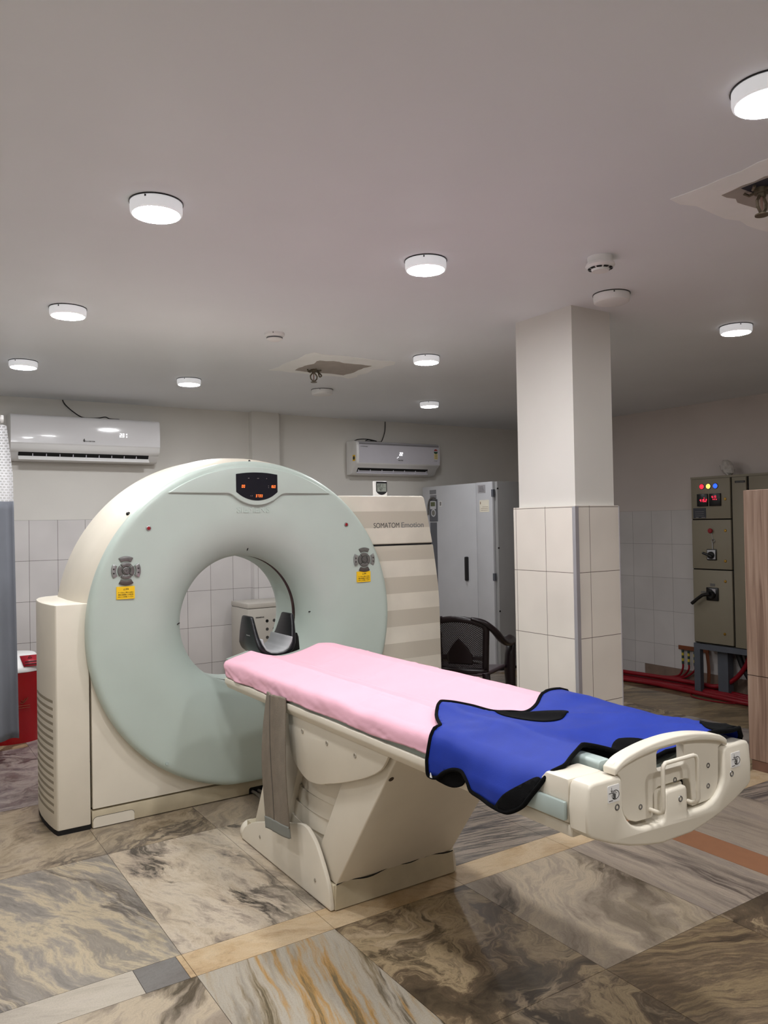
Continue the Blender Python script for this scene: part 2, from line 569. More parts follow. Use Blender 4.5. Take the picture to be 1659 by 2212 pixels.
def build(name, b, m, parent=None, sharp=35, origin=None, solid=0.0):
    """link the builder's shapes (given in world coordinates) as one object"""
    bm = b.bm
    bmesh.ops.recalc_face_normals(bm, faces=bm.faces[:])
    if parent is not None:
        o0 = wloc(parent)
        loc = Vector((0, 0, 0))
    else:
        if origin is None:
            xs = [v.co for v in bm.verts]
            origin = (sum(v.x for v in xs) / len(xs), sum(v.y for v in xs) / len(xs), min(v.z for v in xs))
        o0 = Vector(origin)
        loc = o0
    bmesh.ops.translate(bm, verts=bm.verts[:], vec=-o0)
    me = bpy.data.meshes.new(name)
    bm.to_mesh(me)
    bm.free()
    for mm in (m if isinstance(m, (list, tuple)) else [m]):
        me.materials.append(mm)
    me.polygons.foreach_set('use_smooth', [True] * len(me.polygons))
    me.set_sharp_from_angle(angle=math.radians(sharp))
    o = bpy.data.objects.new(name, me)
    o.location = loc
    COL.objects.link(o)
    if parent is not None:
        o.parent = parent
    if solid:
        md = o.modifiers.new('thickness', 'SOLIDIFY')
        md.thickness = solid
        md.offset = 0
    return o

def tag(o, label, cat, group=None):
    o['label'] = label
    o['category'] = cat
    if group:
        o['group'] = group
    return o

def thing(name, loc, label, cat, group=None):
    o = bpy.data.objects.new(name, None)
    o.empty_display_size = 0.1
    o.location = loc
    COL.objects.link(o)
    return tag(o, label, cat, group)

def struct(o):
    o['kind'] = 'structure'
    return o

def text_bm(b, txt, x, z, h, w=None, y=0.0, depth=0.001, face='-y', mi=0, bold=0.0, align='left', shear=0.0):
    """add lettering as solid shapes; face -y: x right, z up; face -x: y runs to the left"""
    cu = bpy.data.curves.new('tmp_text', 'FONT')
    cu.body = txt
    cu.size = 1.0
    cu.extrude = 0.0
    cu.offset = bold
    cu.shear = shear
    ob = bpy.data.objects.new('tmp_text', cu)
    COL.objects.link(ob)
    bpy.context.view_layer.update()
    dg = bpy.context.evaluated_depsgraph_get()
    me = bpy.data.meshes.new_from_object(ob.evaluated_get(dg))
    bpy.data.objects.remove(ob)
    bpy.data.curves.remove(cu)
    if not me.vertices:
        bpy.data.meshes.remove(me)
        return b
    xs = [v.co.x for v in me.vertices]
    ys = [v.co.y for v in me.vertices]
    x0, x1, y0, y1 = min(xs), max(xs), min(ys), max(ys)
    sz = h / max(1e-6, (y1 - y0))
    sx = sz if w is None else w / max(1e-6, (x1 - x0))
    W = (x1 - x0) * sx
    ox = {'left': 0, 'center': -W / 2, 'right': -W}[align]
    tb = bmesh.new()
    tb.from_mesh(me)
    bpy.data.meshes.remove(me)
    r = bmesh.ops.extrude_face_region(tb, geom=tb.faces[:])
    bmesh.ops.translate(tb, verts=[g for g in r['geom'] if isinstance(g, bmesh.types.BMVert)], vec=(0, 0, 1))
    vs = {}
    for v in tb.verts:
        u = (v.co.x - x0) * sx + ox
        t = (v.co.y - y0) * sz
        d = depth * v.co.z
        if face == '-y':
            p = (x + u, y - d, z + t)
        else:
            p = (y - d, x - u, z + t)
        vs[v] = b.bm.verts.new(p)
    for f in tb.faces:
        try:
            nf = b.bm.faces.new([vs[v] for v in f.verts])
            nf.material_index = mi
        except ValueError:
            pass
    tb.free()
    return b

SEG = {'0': 'abcdef', '1': 'bc', '2': 'abged', '3': 'abgcd', '4': 'fgbc', '5': 'afgcd', '6': 'afgedc', '7': 'abc', '8': 'abcdefg', '9': 'abcdfg', '-': 'g', ' ': ''}
def seg7(b, s, x, z, h, y, face='-y', gap=0.35, t=0.11, mi=0, slant=0.1, d=0.0008):
    """seven-segment digits, lower left corner at (x, z)"""
    w = h * 0.52
    tt = h * t
    cx = 0.0
    for ch in s:
        if ch in '.:':
            zs = (0.0,) if ch == '.' else (0.25 * h, 0.65 * h)
            for q in zs:
                seg_box(b, x, z, cx, cx + tt, q, q + tt, y, face, mi, slant, d)
            cx += tt * 2
            continue
        R = {'a': (0.0, w, h - tt, h), 'g': (0.0, w, h / 2 - tt / 2, h / 2 + tt / 2), 'd': (0.0, w, 0.0, tt),
             'f': (0.0, tt, h / 2, h), 'b': (w - tt, w, h / 2, h), 'e': (0.0, tt, 0.0, h / 2), 'c': (w - tt, w, 0.0, h / 2)}
        for k in SEG[ch]:
            u0, u1, q0, q1 = R[k]
            g = tt * 0.25
            if k in 'agd':
                u0 += g; u1 -= g
            else:
                q0 += g; q1 -= g
            seg_box(b, x, z, cx + u0, cx + u1, q0, q1, y, face, mi, slant, d)
        cx += w * (1 + gap)
    return b

def seg_box(b, x, z, u0, u1, q0, q1, y, face, mi, slant, d):
    vs = []
    for e in (0, d):
        for u, q in ((u0, q0), (u1, q0), (u1, q1), (u0, q1)):
            uu = u + q * slant
            vs.append((x + uu, y - e, z + q) if face == '-y' else (y - e, x - uu, z + q))
    b.add(vs, [(0, 1, 2, 3), (4, 5, 6, 7), (0, 1, 5, 4), (1, 2, 6, 5), (2, 3, 7, 6), (3, 0, 4, 7)], mi)

def arc(cx, cz, r, a0, a1, n):
    return [(cx + r * math.cos(math.radians(a0 + (a1 - a0) * i / n)), cz + r * math.sin(math.radians(a0 + (a1 - a0) * i / n))) for i in range(n + 1)]

def rrect(x0, x1, z0, z1, r, n=4):
    p = []
    for cx, cz, a in ((x1 - r, z0 + r, -90), (x1 - r, z1 - r, 0), (x0 + r, z1 - r, 90), (x0 + r, z0 + r, 180)):
        p += arc(cx, cz, r, a, a + 90, n)
    return p

def smooth_path(pts, n=8, closed=False):
    """Catmull-Rom through 2-D or 3-D points"""
    P = [Vector(p) for p in pts]
    out = []
    N = len(P)
    for i in range(N if closed else N - 1):
        if closed:
            a, b_, c, d = P[i - 1], P[i], P[(i + 1) % N], P[(i + 2) % N]
        else:
            a, b_, c, d = P[max(i - 1, 0)], P[i], P[i + 1], P[min(i + 2, N - 1)]
        for k in range(n):
            t = k / n
            out.append(0.5 * ((2 * b_) + (c - a) * t + (2 * a - 5 * b_ + 4 * c - d) * t * t + (3 * b_ - a - 3 * c + d) * t ** 3))
    if not closed:
        out.append(P[-1])
    return [tuple(p) for p in out]

# ================================================================ ROOM
XL, XR, YF, YB = -1.3, 6.57, -1.6, 6.93
PIT = (5.4, XR, 3.0, 5.6)
PIT_Z = -0.2
stones = [
    stone('slab_pale_speckled', [(84, 78, 72), (158, 144, 128), (188, 172, 150), (200, 186, 166), (170, 156, 140), (128, 118, 106)], -75, 0.34, 4.6, 0.25, 1.0, vein=(70, 64, 58), vstr=1.0, vw=0.06),
    stone('slab_grey', [(88, 84, 80), (124, 118, 110), (146, 138, 128), (190, 174, 146), (138, 130, 120), (160, 150, 136)], -68, 0.20, 4.2, 0.22, 2.0, vein=(84, 76, 70), vstr=0.9, vw=0.04),
    stone('slab_gold_veined', [(88, 78, 58), (142, 128, 104), (172, 162, 146), (176, 168, 154), (170, 158, 138), (176, 138, 84), (112, 98, 72)], -101, 0.09, 8.0, 0.10, 3.3, vein=(74, 64, 46), vstr=1.0, vw=0.07, vscale=1.2),
    stone('slab_dark_swirl', [(62, 52, 42), (86, 74, 58), (104, 88, 70), (172, 152, 120), (84, 72, 56), (132, 114, 90)], 20, 0.45, 2.4, 0.9, 4.1, vein=(184, 164, 136), vstr=0.8, vw=0.03),
    stone('slab_dark_veined', [(96, 84, 70), (148, 134, 118), (168, 154, 136), (188, 172, 148), (158, 144, 128), (172, 158, 138)], -124, 0.34, 2.8, 0.5, 5.2, vein=(80, 68, 52), vstr=1.0, vw=0.08),
    stone('slab_striped', [(66, 64, 64), (104, 98, 94), (164, 150, 136), (88, 84, 80), (156, 144, 130), (96, 90, 86)], -12, 0.06, 10.0, 0.06, 6.4),
    stone('slab_brown', [(76, 64, 50), (116, 98, 76), (152, 132, 100), (104, 88, 70), (146, 126, 98), (90, 76, 60)], -29, 0.16, 4.6, 0.25, 7.7, vein=(60, 50, 40), vstr=0.9, vw=0.05),
    stone('slab_purple_grey', [(92, 84, 84), (132, 122, 120), (166, 156, 148), (118, 106, 104), (150, 138, 132)], 40, 0.6, 3.6, 0.5, 8.8, vein=(60, 50, 52), vstr=1.0, vw=0.05),
]
beige = stone('slab_beige_cloud', [(110, 96, 76), (152, 136, 112), (176, 160, 136), (138, 124, 106), (166, 150, 126)], 30, 0.6, 3.8, 0.45, 12.2, vein=(80, 72, 66), vstr=0.9, vw=0.04)
ash = stone('slab_ash_streaked', [(108, 98, 90), (142, 130, 118), (168, 154, 138), (150, 138, 128), (180, 166, 146)], -90, 0.13, 5.4, 0.16, 13.5, vein=(84, 74, 68), vstr=0.8, vw=0.035)
band_mats = [stone('band_peach', [(168, 140, 106), (192, 166, 130), (204, 182, 150), (178, 152, 118)], -18, 0.5, 4.0, 0.3, 9.2),
             stone('band_white', [(160, 150, 136), (184, 174, 158), (194, 184, 170)], -18, 0.15, 5.0, 0.15, 10.0),
             stone('band_grey', [(96, 92, 90), (124, 120, 116), (112, 106, 102)], 0.0, 0.7, 5.0, 0.3, 11.0)]
STRIPM = mat('brown_stone_strip', rgb(150, 104, 74), 0.45, var=0.05, nscale=20)
MORTAR = mat('slab_joint', rgb(84, 74, 64), 0.9)
fb = B()
XS = [XL, -0.5, 0.15, 0.85, 1.35, 1.93, 2.52, 2.955, 3.12, 3.7, 4.3, 4.9, PIT[0], 6.0, XR]
YS = [YF, -0.8, 0.0, 0.75, 1.72, 2.43, 2.58, 3.0, 3.55, 4.4, 5.1, PIT[3], 6.3, YB]
pick = {}
rnd = random.Random(5)
def slab(x0, x1, y0, y1, mi):
    g = 0.0009
    fb.box(x0 + g, x1 - g, y0 + g, y1 - g, -0.03, 0.0, mi)
row_mat = {
    (3, 1.72): 2, (4, 1.72): 3, (5, 1.72): 4, (6, 1.72): 14, (2, 1.72): 4, (1, 1.72): 1,
    (3, 0.75): 2, (4, 0.75): 3, (5, 0.75): 6, (6, 0.75): 3, (2, 0.75): 2,
    (2, 2.58): 1, (3, 2.58): 0, (4, 2.58): 0, (5, 2.58): 5, (6, 2.58): 5, (1, 2.58): 1,
    (2, 3.0): 1, (3, 3.0): 0, (4, 3.0): 0, (5, 3.0): 5, (6, 3.0): 5, (1, 3.0): 1,
    (0, 3.55): 13, (1, 3.55): 13, (2, 3.55): 13, (3, 3.55): 13, (4, 3.55): 4, (5, 3.55): 6, (1, 4.4): 7, (2, 4.4): 7, (1, 5.1): 7, (2, 5.1): 7, (3, 4.4): 13,
    (8, 1.72): 14, (8, 0.75): 6,
}
for i in range(len(XS) - 1):
    for j in range(len(YS) - 1):
        x0, x1, y0, y1 = XS[i], XS[i + 1], YS[j], YS[j + 1]
        if x0 >= PIT[0] - 1e-6 and y0 >= PIT[2] - 1e-6 and y1 <= PIT[3] + 1e-6:
            continue
        if i == 7 and y0 < 2.5:
            slab(x0, x1, y0, y1, 11)
            continue
        if j == 5:
            if x1 <= 0.86:
                if i == 2:
                    slab(x0, 0.69, y0, y1, 9)
                    slab(0.69, 0.83, y0, y1, 10)
                    slab(0.83, x1, y0, y1, 8)
                else:
                    slab(x0, x1, y0, y1, 9)
            else:
                slab(x0, x1, y0, y1, 8)
            continue
        if y0 == 3.0 and i < 12:
            continue
        yy = 3.55 if (y0 == 2.58 and i < 12) else y1
        mi = row_mat.get((i, y0))
        if mi is None:
            mi = rnd.choice([6, 7, 6, 3, 5] if (y0 > 3 or x0 > 3) else [0, 1, 4, 6])
        slab(x0, x1, y0, yy, mi)
for x0, x1, y0, y1 in ((XL, PIT[0], YF, YB), (PIT[0], XR, YF, PIT[2]), (PIT[0], XR, PIT[3], YB)):
    fb.box(x0, x1, y0, y1, -0.06, -0.002, 12)
FLOOR = struct(build('floor', fb, stones + band_mats + [STRIPM, MORTAR, beige, ash], origin=(2.5, 2.5, 0)))
b = B()
b.box(PIT[0], PIT[1], PIT[2], PIT[3], PIT_Z - 0.05, PIT_Z, 0)
b.box(PIT[0] - 0.02, PIT[0] - 0.001, PIT[2], PIT[3], PIT_Z, -0.061, 1)
b.box(PIT[0], PIT[1], PIT[3] + 0.001, PIT[3] + 0.02, PIT_Z, -0.061, 1)
b.box(PIT[0], PIT[1], PIT[2] - 0.02, PIT[2] - 0.001, PIT_Z, -0.061, 1)
struct(build('floor_lower', b, [stones[6], CONCRETE], origin=(6, 4.4, PIT_Z)))

b = B()
b.box(XL - 0.1, XR + 0.1, YF - 0.1, YB + 0.1, ZC, ZC + 0.12)
struct(build('ceiling', b, CEIL, origin=(2.5, 2.5, ZC)))
# back wall with tiled lower part and a pilaster
b = B()
b.box(XL, XR, YB, YB + 0.12, 1.497, ZC, 0)
b.box(XL, XR, YB - 0.004, YB + 0.12, -0.06, 1.497, 1)
b.box(3.005, 3.29, 6.85, YB, 1.497, ZC, 0)
b.box(3.005, 3.294, 6.846, YB, 0.0, 1.497, 1)
struct(build('wall_back', b, [PLASTER, TILE_B], origin=(2.5, YB, 0)))
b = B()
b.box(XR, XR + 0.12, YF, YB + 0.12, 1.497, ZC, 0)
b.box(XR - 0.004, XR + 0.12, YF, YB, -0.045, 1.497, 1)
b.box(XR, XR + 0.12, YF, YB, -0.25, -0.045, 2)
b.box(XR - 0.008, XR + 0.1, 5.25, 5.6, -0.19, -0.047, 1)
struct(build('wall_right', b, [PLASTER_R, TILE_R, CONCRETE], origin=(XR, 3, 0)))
b = B()
b.box(XL - 0.12, XL, YF, YB, -0.06, ZC)
struct(build('wall_left', b, PLASTER, origin=(XL, 3, 0)))
b = B()
b.box(XL - 0.12, XR + 0.12, YF - 0.12, YF, -0.06, ZC)
struct(build('wall_front', b, PLASTER, origin=(2.5, YF, 0)))
b = B()
b.box(XL, 2.7, YB - 0.018, YB - 0.005, 0.0, 0.04)
struct(build('baseboard_back', b, mat('grey_skirting', rgb(196, 190, 180), 0.5)))

# free-standing pillar, painted above and tiled below
b = B()
b.box(2.95, 3.235, 2.761, 3.168, 1.4, ZC, 0)
b.box(2.930, 3.245, 2.741, 3.188, 0.001, 1.491, 2)
b.box(2.926, 2.9299, 2.741, 3.188, 0.001, 1.491, 1)
p = struct(build('pillar', b, [PLASTER, TILE_PY, TILE_PX], origin=(3.09, 2.96, 0)))
p['label'] = 'square white pillar tiled up to chest height beside the table'
p['category'] = 'pillar'
b = B()
b.prism([(2.922, 2.737), (2.946, 2.737), (2.946, 2.7405), (2.9255, 2.7405), (2.9255, 2.758), (2.922, 2.758)], 'z', 0.001, 1.488)
struct(build('trim_1', b, ALU, sharp=20))
b = B()
b.prism([(3.2455, 2.737), (3.249, 2.737), (3.249, 2.752), (3.2455, 2.752)], 'z', 0.001, 1.488)
struct(build('trim_2', b, ALU, sharp=20))

# filler patches on the ceiling round the two sprinklers
def ragged(x0, x1, y0, y1, amp, seed, n=9):
    r = random.Random(seed)
    pts = []
    for i in range(n):
        pts.append((x0 + (x1 - x0) * i / n, y0 + r.uniform(-amp, amp)))
    for i in range(n):
        pts.append((x1 + r.uniform(-amp, amp), y0 + (y1 - y0) * i / n))
    for i in range(n):
        pts.append((x1 - (x1 - x0) * i / n, y1 + r.uniform(-amp, amp)))
    for i in range(n):
        pts.append((x0 + r.uniform(-amp, amp), y1 - (y1 - y0) * i / n))
    return pts
b = B()
b.prism(ragged(2.33, 2.97, 4.34, 4.98, 0.022, 1), 'z', ZC - 0.002, ZC + 0.001, mi=0)
b.prism(ragged(2.475, 2.865, 4.51, 4.89, 0.014, 2), 'z', ZC - 0.0035, ZC - 0.001, mi=1)
struct(build('ceiling_patch_1', b, [PATCH_W, PATCH_G]))
b = B()
b.prism(ragged(2.27, 2.85, 1.10, 1.668, 0.012, 3), 'z', ZC - 0.002, ZC + 0.001, mi=0)
b.prism(ragged(2.385, 2.70, 1.20, 1.555, 0.010, 4), 'z', ZC - 0.0035, ZC - 0.001, mi=1)
b.prism([(2.393, 1.39), (2.49, 1.39), (2.49, 1.487), (2.393, 1.487)], 'z', ZC - 0.0045, ZC - 0.003, mi=2)
struct(build('ceiling_patch_2', b, [PATCH_W, PATCH_G, mat('open_hole', rgb(48, 46, 56), 0.9)]))

# ================================================================ CEILING FITTINGS
def lamp(x, y, label, lit=True, power=1.0):
    t = thing('ceiling_lamp', (x, y, ZC), label, 'ceiling lamp', 'round surface ceiling lamps')
    b = B()
    b.cyl((x, y, ZC - 0.004), 'z', 0.088, 0.004, 40)
    build('base_ring', b, BLACK, t)
    b = B()
    b.lathe((x, y, ZC - 0.042), 'z', [(0.076, 0.0), (0.083, 0.004), (0.085, 0.012), (0.085, 0.038), (0.0, 0.038)], 48)
    h = build('housing', b, RIMGLOW if lit else WHITE, t)
    b = B()
    b.cyl((x + 0.0852 * math.cos(4.0) , y + 0.0852 * math.sin(4.0), ZC - 0.012), 'z', 0.003, 0.006, 8)
    build('screw', b, BLACK, t)
    b = B()
    b.lathe((x, y, ZC - 0.0445), 'z', [(0.0, 0.0), (0.06, 0.0), (0.077, 0.003), (0.077, 0.006), (0.0, 0.006)], 48)
    build('diffuser', b, (GLOW if power == 1.0 else GLOW_WEAK) if lit else WHITE, t)
    return t
for (x, y), lb in zip([(0.80, 2.575), (1.92, 2.59), (0.81, 4.03), (0.82, 5.45), (1.95, 5.56), (3.03, 4.10), (4.20, 5.65), (4.10, 2.60), (1.895, 1.10)], [
        'large lit ceiling lamp above the scanner tower, nearest of the left row',
        'lit round ceiling lamp at the middle, straight above the pink table',
        'lit round ceiling lamp, second of the left row, above the left air conditioner',
        'small lit ceiling lamp close to the corner above the curtain, farthest of the left row',
        'small lit ceiling lamp close to the back wall above the top of the scanner ring',
        'lit ceiling lamp between the ceiling patch and the pillar, above the right air conditioner',
        'smallest lit ceiling lamp, just in front of the back wall left of the pillar',
        'lit ceiling lamp to the right of the pillar, above the switch panel',
        'big lit ceiling lamp cut by the top right edge of the photo']):
    lamp(x, y, lb, power=1.0 if x < 3.5 else 0.5)
for (x, y), lb in zip([(2.98, 2.53), (3.03, 5.51)], [
        'unlit round white ceiling lamp right beside the top of the pillar',
        'unlit round white ceiling lamp just behind the patched sprinkler']):
    lamp(x, y, lb, lit=False)

def detector(x, y, label, big):
    t = thing('smoke_detector', (x, y, ZC), label, 'smoke detector', 'smoke detectors on the ceiling')
    b = B()
    if big:
        b.lathe((x, y, ZC), 'z', [(0, 0), (0.052, 0), (0.050, -0.028), (0.0, -0.028)], 32)
        build('base', b, WHITE, t)
        b = B()
        b.lathe((x, y, ZC), 'z', [(0, -0.028), (0.058, -0.028), (0.060, -0.036), (0.050, -0.046), (0.036, -0.048), (0.034, -0.058), (0.0, -0.060)], 32)
        build('sensor_head', b, WHITE, t)
        b = B()
        for k in range(10):
            a = 2 * math.pi * k / 10
            b.lathe((x, y, ZC), 'z', [(0.0505, -0.0475), (0.0390, -0.0505)], 5, 0, a - 0.24, a + 0.24)
        build('sensor_slots', b, DARK, t)
    else:
        b.lathe((x, y, ZC), 'z', [(0, 0), (0.056, 0), (0.056, -0.012), (0.050, -0.020), (0.0, -0.020)], 32)
        build('base', b, WHITE, t)
        b = B()
        b.lathe((x, y, ZC), 'z', [(0, -0.020), (0.045, -0.020), (0.044, -0.034), (0.030, -0.042), (0.0, -0.044)], 32)
        build('sensor_head', b, WHITE, t)
        b = B()
        b.lathe((x, y, ZC), 'z', [(0.0455, -0.024), (0.0448, -0.031)], 32)
        b.cyl((x - 0.03, y - 0.046, ZC - 0.010), 'z', 0.003, 0.006, 8)
        build('sensor_slots', b, mat('sensor_grey', rgb(96, 96, 98), 0.6), t)
detector(1.904, 4.006, 'small flat smoke detector on the ceiling between the two lamp rows above the scanner', False)
detector(2.521, 2.195, 'tall white smoke detector with dark slots, on the ceiling in front of the pillar', True)

def sprinkler(x, y, label):
    t = thing('fire_sprinkler', (x, y, ZC), label, 'sprinkler', 'pendent fire sprinklers')
    b = B()
    b.cyl((x, y, ZC - 0.022), 'z', 0.022, 0.020, 20)
    b.cyl((x, y, ZC - 0.034), 'z', 0.014, 0.012, 6)
    for k in range(5):
        a = 1.3 * k + 0.4
        b.tube([(x + 0.015 * math.cos(a), y + 0.015 * math.sin(a), ZC - 0.012), (x + 0.04 * math.cos(a), y + 0.04 * math.sin(a), ZC - 0.016), (x + 0.052 * math.cos(a + .3), y + 0.052 * math.sin(a + .3), ZC - 0.010)], 0.005, 6)
    build('threaded_body', b, BRONZE, t)
    b = B()
    for s in (-1, 1):
        b.tube([(x + s * 0.012, y, ZC - 0.032), (x + s * 0.026, y, ZC - 0.05), (x + s * 0.024, y, ZC - 0.068), (x + s * 0.006, y, ZC - 0.086)], 0.005, 8)
    build('frame_arms', b, BRONZE, t)
    b = B()
    b.tube([(x, y, ZC - 0.034), (x, y, ZC - 0.08)], 0.004, 8)
    build('bulb', b, mat('sprinkler_bulb', rgb(150, 120, 110), 0.2), t)
    b = B()
    b.cyl((x, y, ZC - 0.094), 'z', 0.022, 0.004, 20)
    b.cyl((x, y, ZC - 0.09), 'z', 0.01, 0.008, 12)
    build('deflector', b, BRONZE, t)
    b = B()
    b.tube(smooth_path([(x + 0.03, y - 0.01, ZC - 0.02), (x + 0.05, y - 0.02, ZC - 0.045), (x + 0.035, y - 0.02, ZC - 0.055), (x + 0.03, y - 0.015, ZC - 0.03)], 5, True), 0.005, 6, closed=True)
    build('loose_ring', b, BRONZE, t)
sprinkler(2.575, 4.80, 'brass fire sprinkler hanging from the patched square above the scanner')
sprinkler(2.450, 1.452, 'dark fire sprinkler hanging from an open hole at the right edge of the photo')

# ================================================================ SCANNER
GX, GZ, GY = 1.684, 0.916, 3.83
G = thing('ct_scanner', (1.68, 4.15, 0), 'large cream and pale green ring-shaped CT scanner with a round bore', 'CT scanner')
# fascia: lathe profile (radius, offset behind the front plane)
prof = [(0.342, 0.222)]
for i in range(1, 19):
    th = math.radians(5 * i)
    prof.append((0.622 - 0.28 * math.cos(th), 0.22 - 0.21 * math.sin(th)))
prof += [(0.70, 0.006), (0.80, 0.001), (0.815, 0.001), (0.828, 0.004), (0.838, 0.011), (0.844, 0.022), (0.846, 0.036), (0.846, 0.06)]
b = B()
b.lathe((GX, GY, GZ), 'y', prof, 160)
b.clip((0, 0, 0.0875), (0, 0, -1))
fascia = build('front_fascia', b, SAGE, G, sharp=60)
fascia['label'] = 'pale sage green dished front cover'
# ring housing behind it
b = B()
b.lathe((GX, GY, GZ), 'y', [(0.80, 0.062), (0.842, 0.062), (0.858, 0.10), (0.874, 0.20), (0.884, 0.32), (0.884, 0.56), (0.872, 0.60), (0.84, 0.62), (0.62, 0.64), (0.40, 0.58)], 160)
b.clip((0, 0, 0.10), (0, 0, -1))
build('ring_housing', b, CREAM, G, sharp=50)
b = B()
b.ball((1.056, 3.915, 1.489), 0.011)
build('rivet', b, BLACK, G)
b = B()
b.ball((GX + 0.01, 3.90, GZ + 0.8505), 0.006)
build('rivet', b, BLACK, G)
# tunnel
b = B()
b.lathe((GX, GY, GZ), 'y', [(0.343, 0.262), (0.340, 0.30), (0.340, 0.44), (0.355, 0.50), (0.40, 0.58)], 120)
build('bore_liner', b, SAGE, G, sharp=60)
b = B()
b.lathe((GX, GY, GZ), 'y', [(0.3425, 0.221), (0.356, 0.226), (0.356, 0.258), (0.3435, 0.263)], 120)
gapring = build('scan_window', b, mat('scan_window_film', rgb(64, 50, 42), 0.25, var=0.5, nscale=7), G, sharp=60)
gapring['label'] = 'dark brown scan window ring inside the bore'
for (x, z), a in zip([(2.066, 0.93), (1.695, 1.296), (1.306, 0.925)], (0.1, 1.2, 0.5)):
    b = B()
    dx, dz = math.cos(a) * 0.010, math.sin(a) * 0.010
    b.tube([(x - dx, 3.942, z - dz), (x + dx, 3.942, z + dz)], 0.003, 6)
    build('laser_slit', b, BLACK, G)
# left tower
b = B()
tw = [(0.857, 3.889), (0.714, 3.889), (0.708, 3.893), (0.699, 3.93), (0.690, 4.00), (0.684, 4.08), (0.682, 4.16), (0.686, 4.24), (0.698, 4.33), (0.722, 4.41), (0.762, 4.46), (0.82, 4.485), (0.95, 4.49), (0.95, 3.97), (0.857, 3.97)]
b.prism(tw, 'z', 0.022, 1.066)
b.bev(0.006, 2, 40)
tower = build('side_tower', b, CREAM, G, sharp=30)
b = B()
lat = smooth_path([(0.7005, 3.925), (0.690, 4.00), (0.684, 4.08), (0.682, 4.16), (0.686, 4.245)], 5)
for k in range(16):
    z = 0.095 + k * 0.0342
    loop = [(x - 0.0012, y) for x, y in lat] + [(x + 0.004, y) for x, y in reversed(lat)]
    b.prism(loop, 'z', z, z + 0.013)
build('vent_slots', b, mat('vent_shadow', rgb(150, 140, 122), 0.7), tower)
b = B()
b.prism([(x + (0.80 - x) * 0.02, y + 0.003) for x, y in tw], 'z', 0.0, 0.022)
build('tower_base_shade', b, DARK, G)  # black slab painted as the shadow under the tower
# base body, plinth, panels
b = B()
b.box(0.862, 2.93, 3.93, 4.44, 0.02, 0.30)
build('inner_frame', b, DARK, G)
b = B()
b.box(0.862, 2.94, 3.887, 4.45, 0.004, 0.0815)
b.bev(0.003, 2)
pl = build('plinth', b, CREAM_D, G)
pl['label'] = 'scuffed cream plinth'
b = B()
b.prism(rrect(0.866, 1.058, -0.02, 0.053, 0.018), 'y', 3.8845, 3.89)
b.clip((0, 0, 0.004), (0, 0, -1))
build('access_hatch', b, CREAM, pl)
b = B()
ol = rrect(0.866, 1.058, -0.02, 0.053, 0.018)
b.tube([(x, 3.8866, z) for x, z in ol if z > 0.003], 0.0016, 6)
build('hatch_seam', b, DARK, pl)
b = B()
b.prism(rrect(1.657, 1.765, -0.03, 0.036, 0.012), 'y', 3.8855, 3.89)
b.clip((0, 0, 0.003), (0, 0, -1))
build('cable_opening', b, DARK, pl)
b = B()
pts = [(0.866, 0.0905), (2.3, 0.0905)] + arc(GX, GZ, 0.80, -45, -178, 30)
pts += [(0.866, 0.89)]
b.prism(pts, 'y', 3.889, 3.93)
b.bev(0.002, 1)
build('lower_front_panel', b, CREAM, G)
# right-hand cabinets with printed bands
a_split = math.degrees(math.asin((1.285 - GZ) / 0.851))
edge = smooth_path([(2.940, 0.0905), (2.945, 0.35), (2.943, 0.67), (2.935, 0.997), (2.898, 1.285)], 6)
b = B()
pts = [(2.02, 0.0905)] + edge + arc(GX, GZ, 0.851, a_split, -66, 36)
b.prism(pts, 'y', 3.887, 4.45)
b.bev(0.004, 2, 50)
build('lower_side_cabinet', b, BANDED, G)
a2 = math.degrees(math.asin((1.2955 - GZ) / 0.851))
a3 = math.degrees(math.asin((1.583 - GZ) / 0.851))
b = B()
pts = smooth_path([(2.8955, 1.2955), (2.875, 1.40), (2.852, 1.51), (2.840, 1.56)], 5) + [(2.834, 1.575), (2.822, 1.583)] + arc(GX, GZ, 0.851, a3, a2, 14)
b.prism(pts, 'y', 3.887, 4.45)
b.bev(0.007, 3, 50)
upc = build('upper_side_cabinet', b, BANDED, G)
b = B()
pts = smooth_path([(2.936, 0.10), (2.940, 0.35), (2.938, 0.67), (2.93, 0.997), (2.89, 1.29), (2.83, 1.56)], 6) + arc(GX, GZ, 0.84, a3, -60, 30)
b.prism(pts, 'y', 3.895, 4.44)
build('cabinet_core', b, DARK, G)
b = B()
text_bm(b, 'SOMATOM', 2.466, 1.3925, 0.0305, 0.182, 3.8868, 0.0006)
build('lettering', b, INKDARK, upc)
b = B()
text_bm(b, 'Emotion', 2.663, 1.3925, 0.0315, 0.165, 3.8868, 0.0006, bold=0.018)
build('lettering', b, INKGREY, upc)
# raised brow with the display
b = B()
ch = 1.590 - GZ
al = math.degrees(math.asin(ch / 0.814))
bul = smooth_path([(1.535, 1.590), (1.562, 1.582), (1.60, 1.555), (1.65, 1.534), (1.70, 1.527), (1.75, 1.534), (1.80, 1.555), (1.838, 1.582), (1.865, 1.590)], 4)
pts = bul + arc(GX, GZ, 0.814, al, 180 - al, 48)
b.prism(pts, 'y', GY - 0.012, GY + 0.02)
b.bev(0.005, 3, 25)
brow = build('display_brow', b, SAGE, G, sharp=40)
b = B()
pts = smooth_path([(1.582, 1.690), (1.64, 1.6975), (1.70, 1.70), (1.76, 1.6975), (1.817, 1.690)], 4) + smooth_path([(1.817, 1.597), (1.785, 1.574), (1.745, 1.558), (1.70, 1.552), (1.655, 1.558), (1.615, 1.574), (1.582, 1.597)], 4)
b.prism(pts, 'y', GY - 0.0135, GY - 0.011)
disp = build('display', b, SCREEN, G)
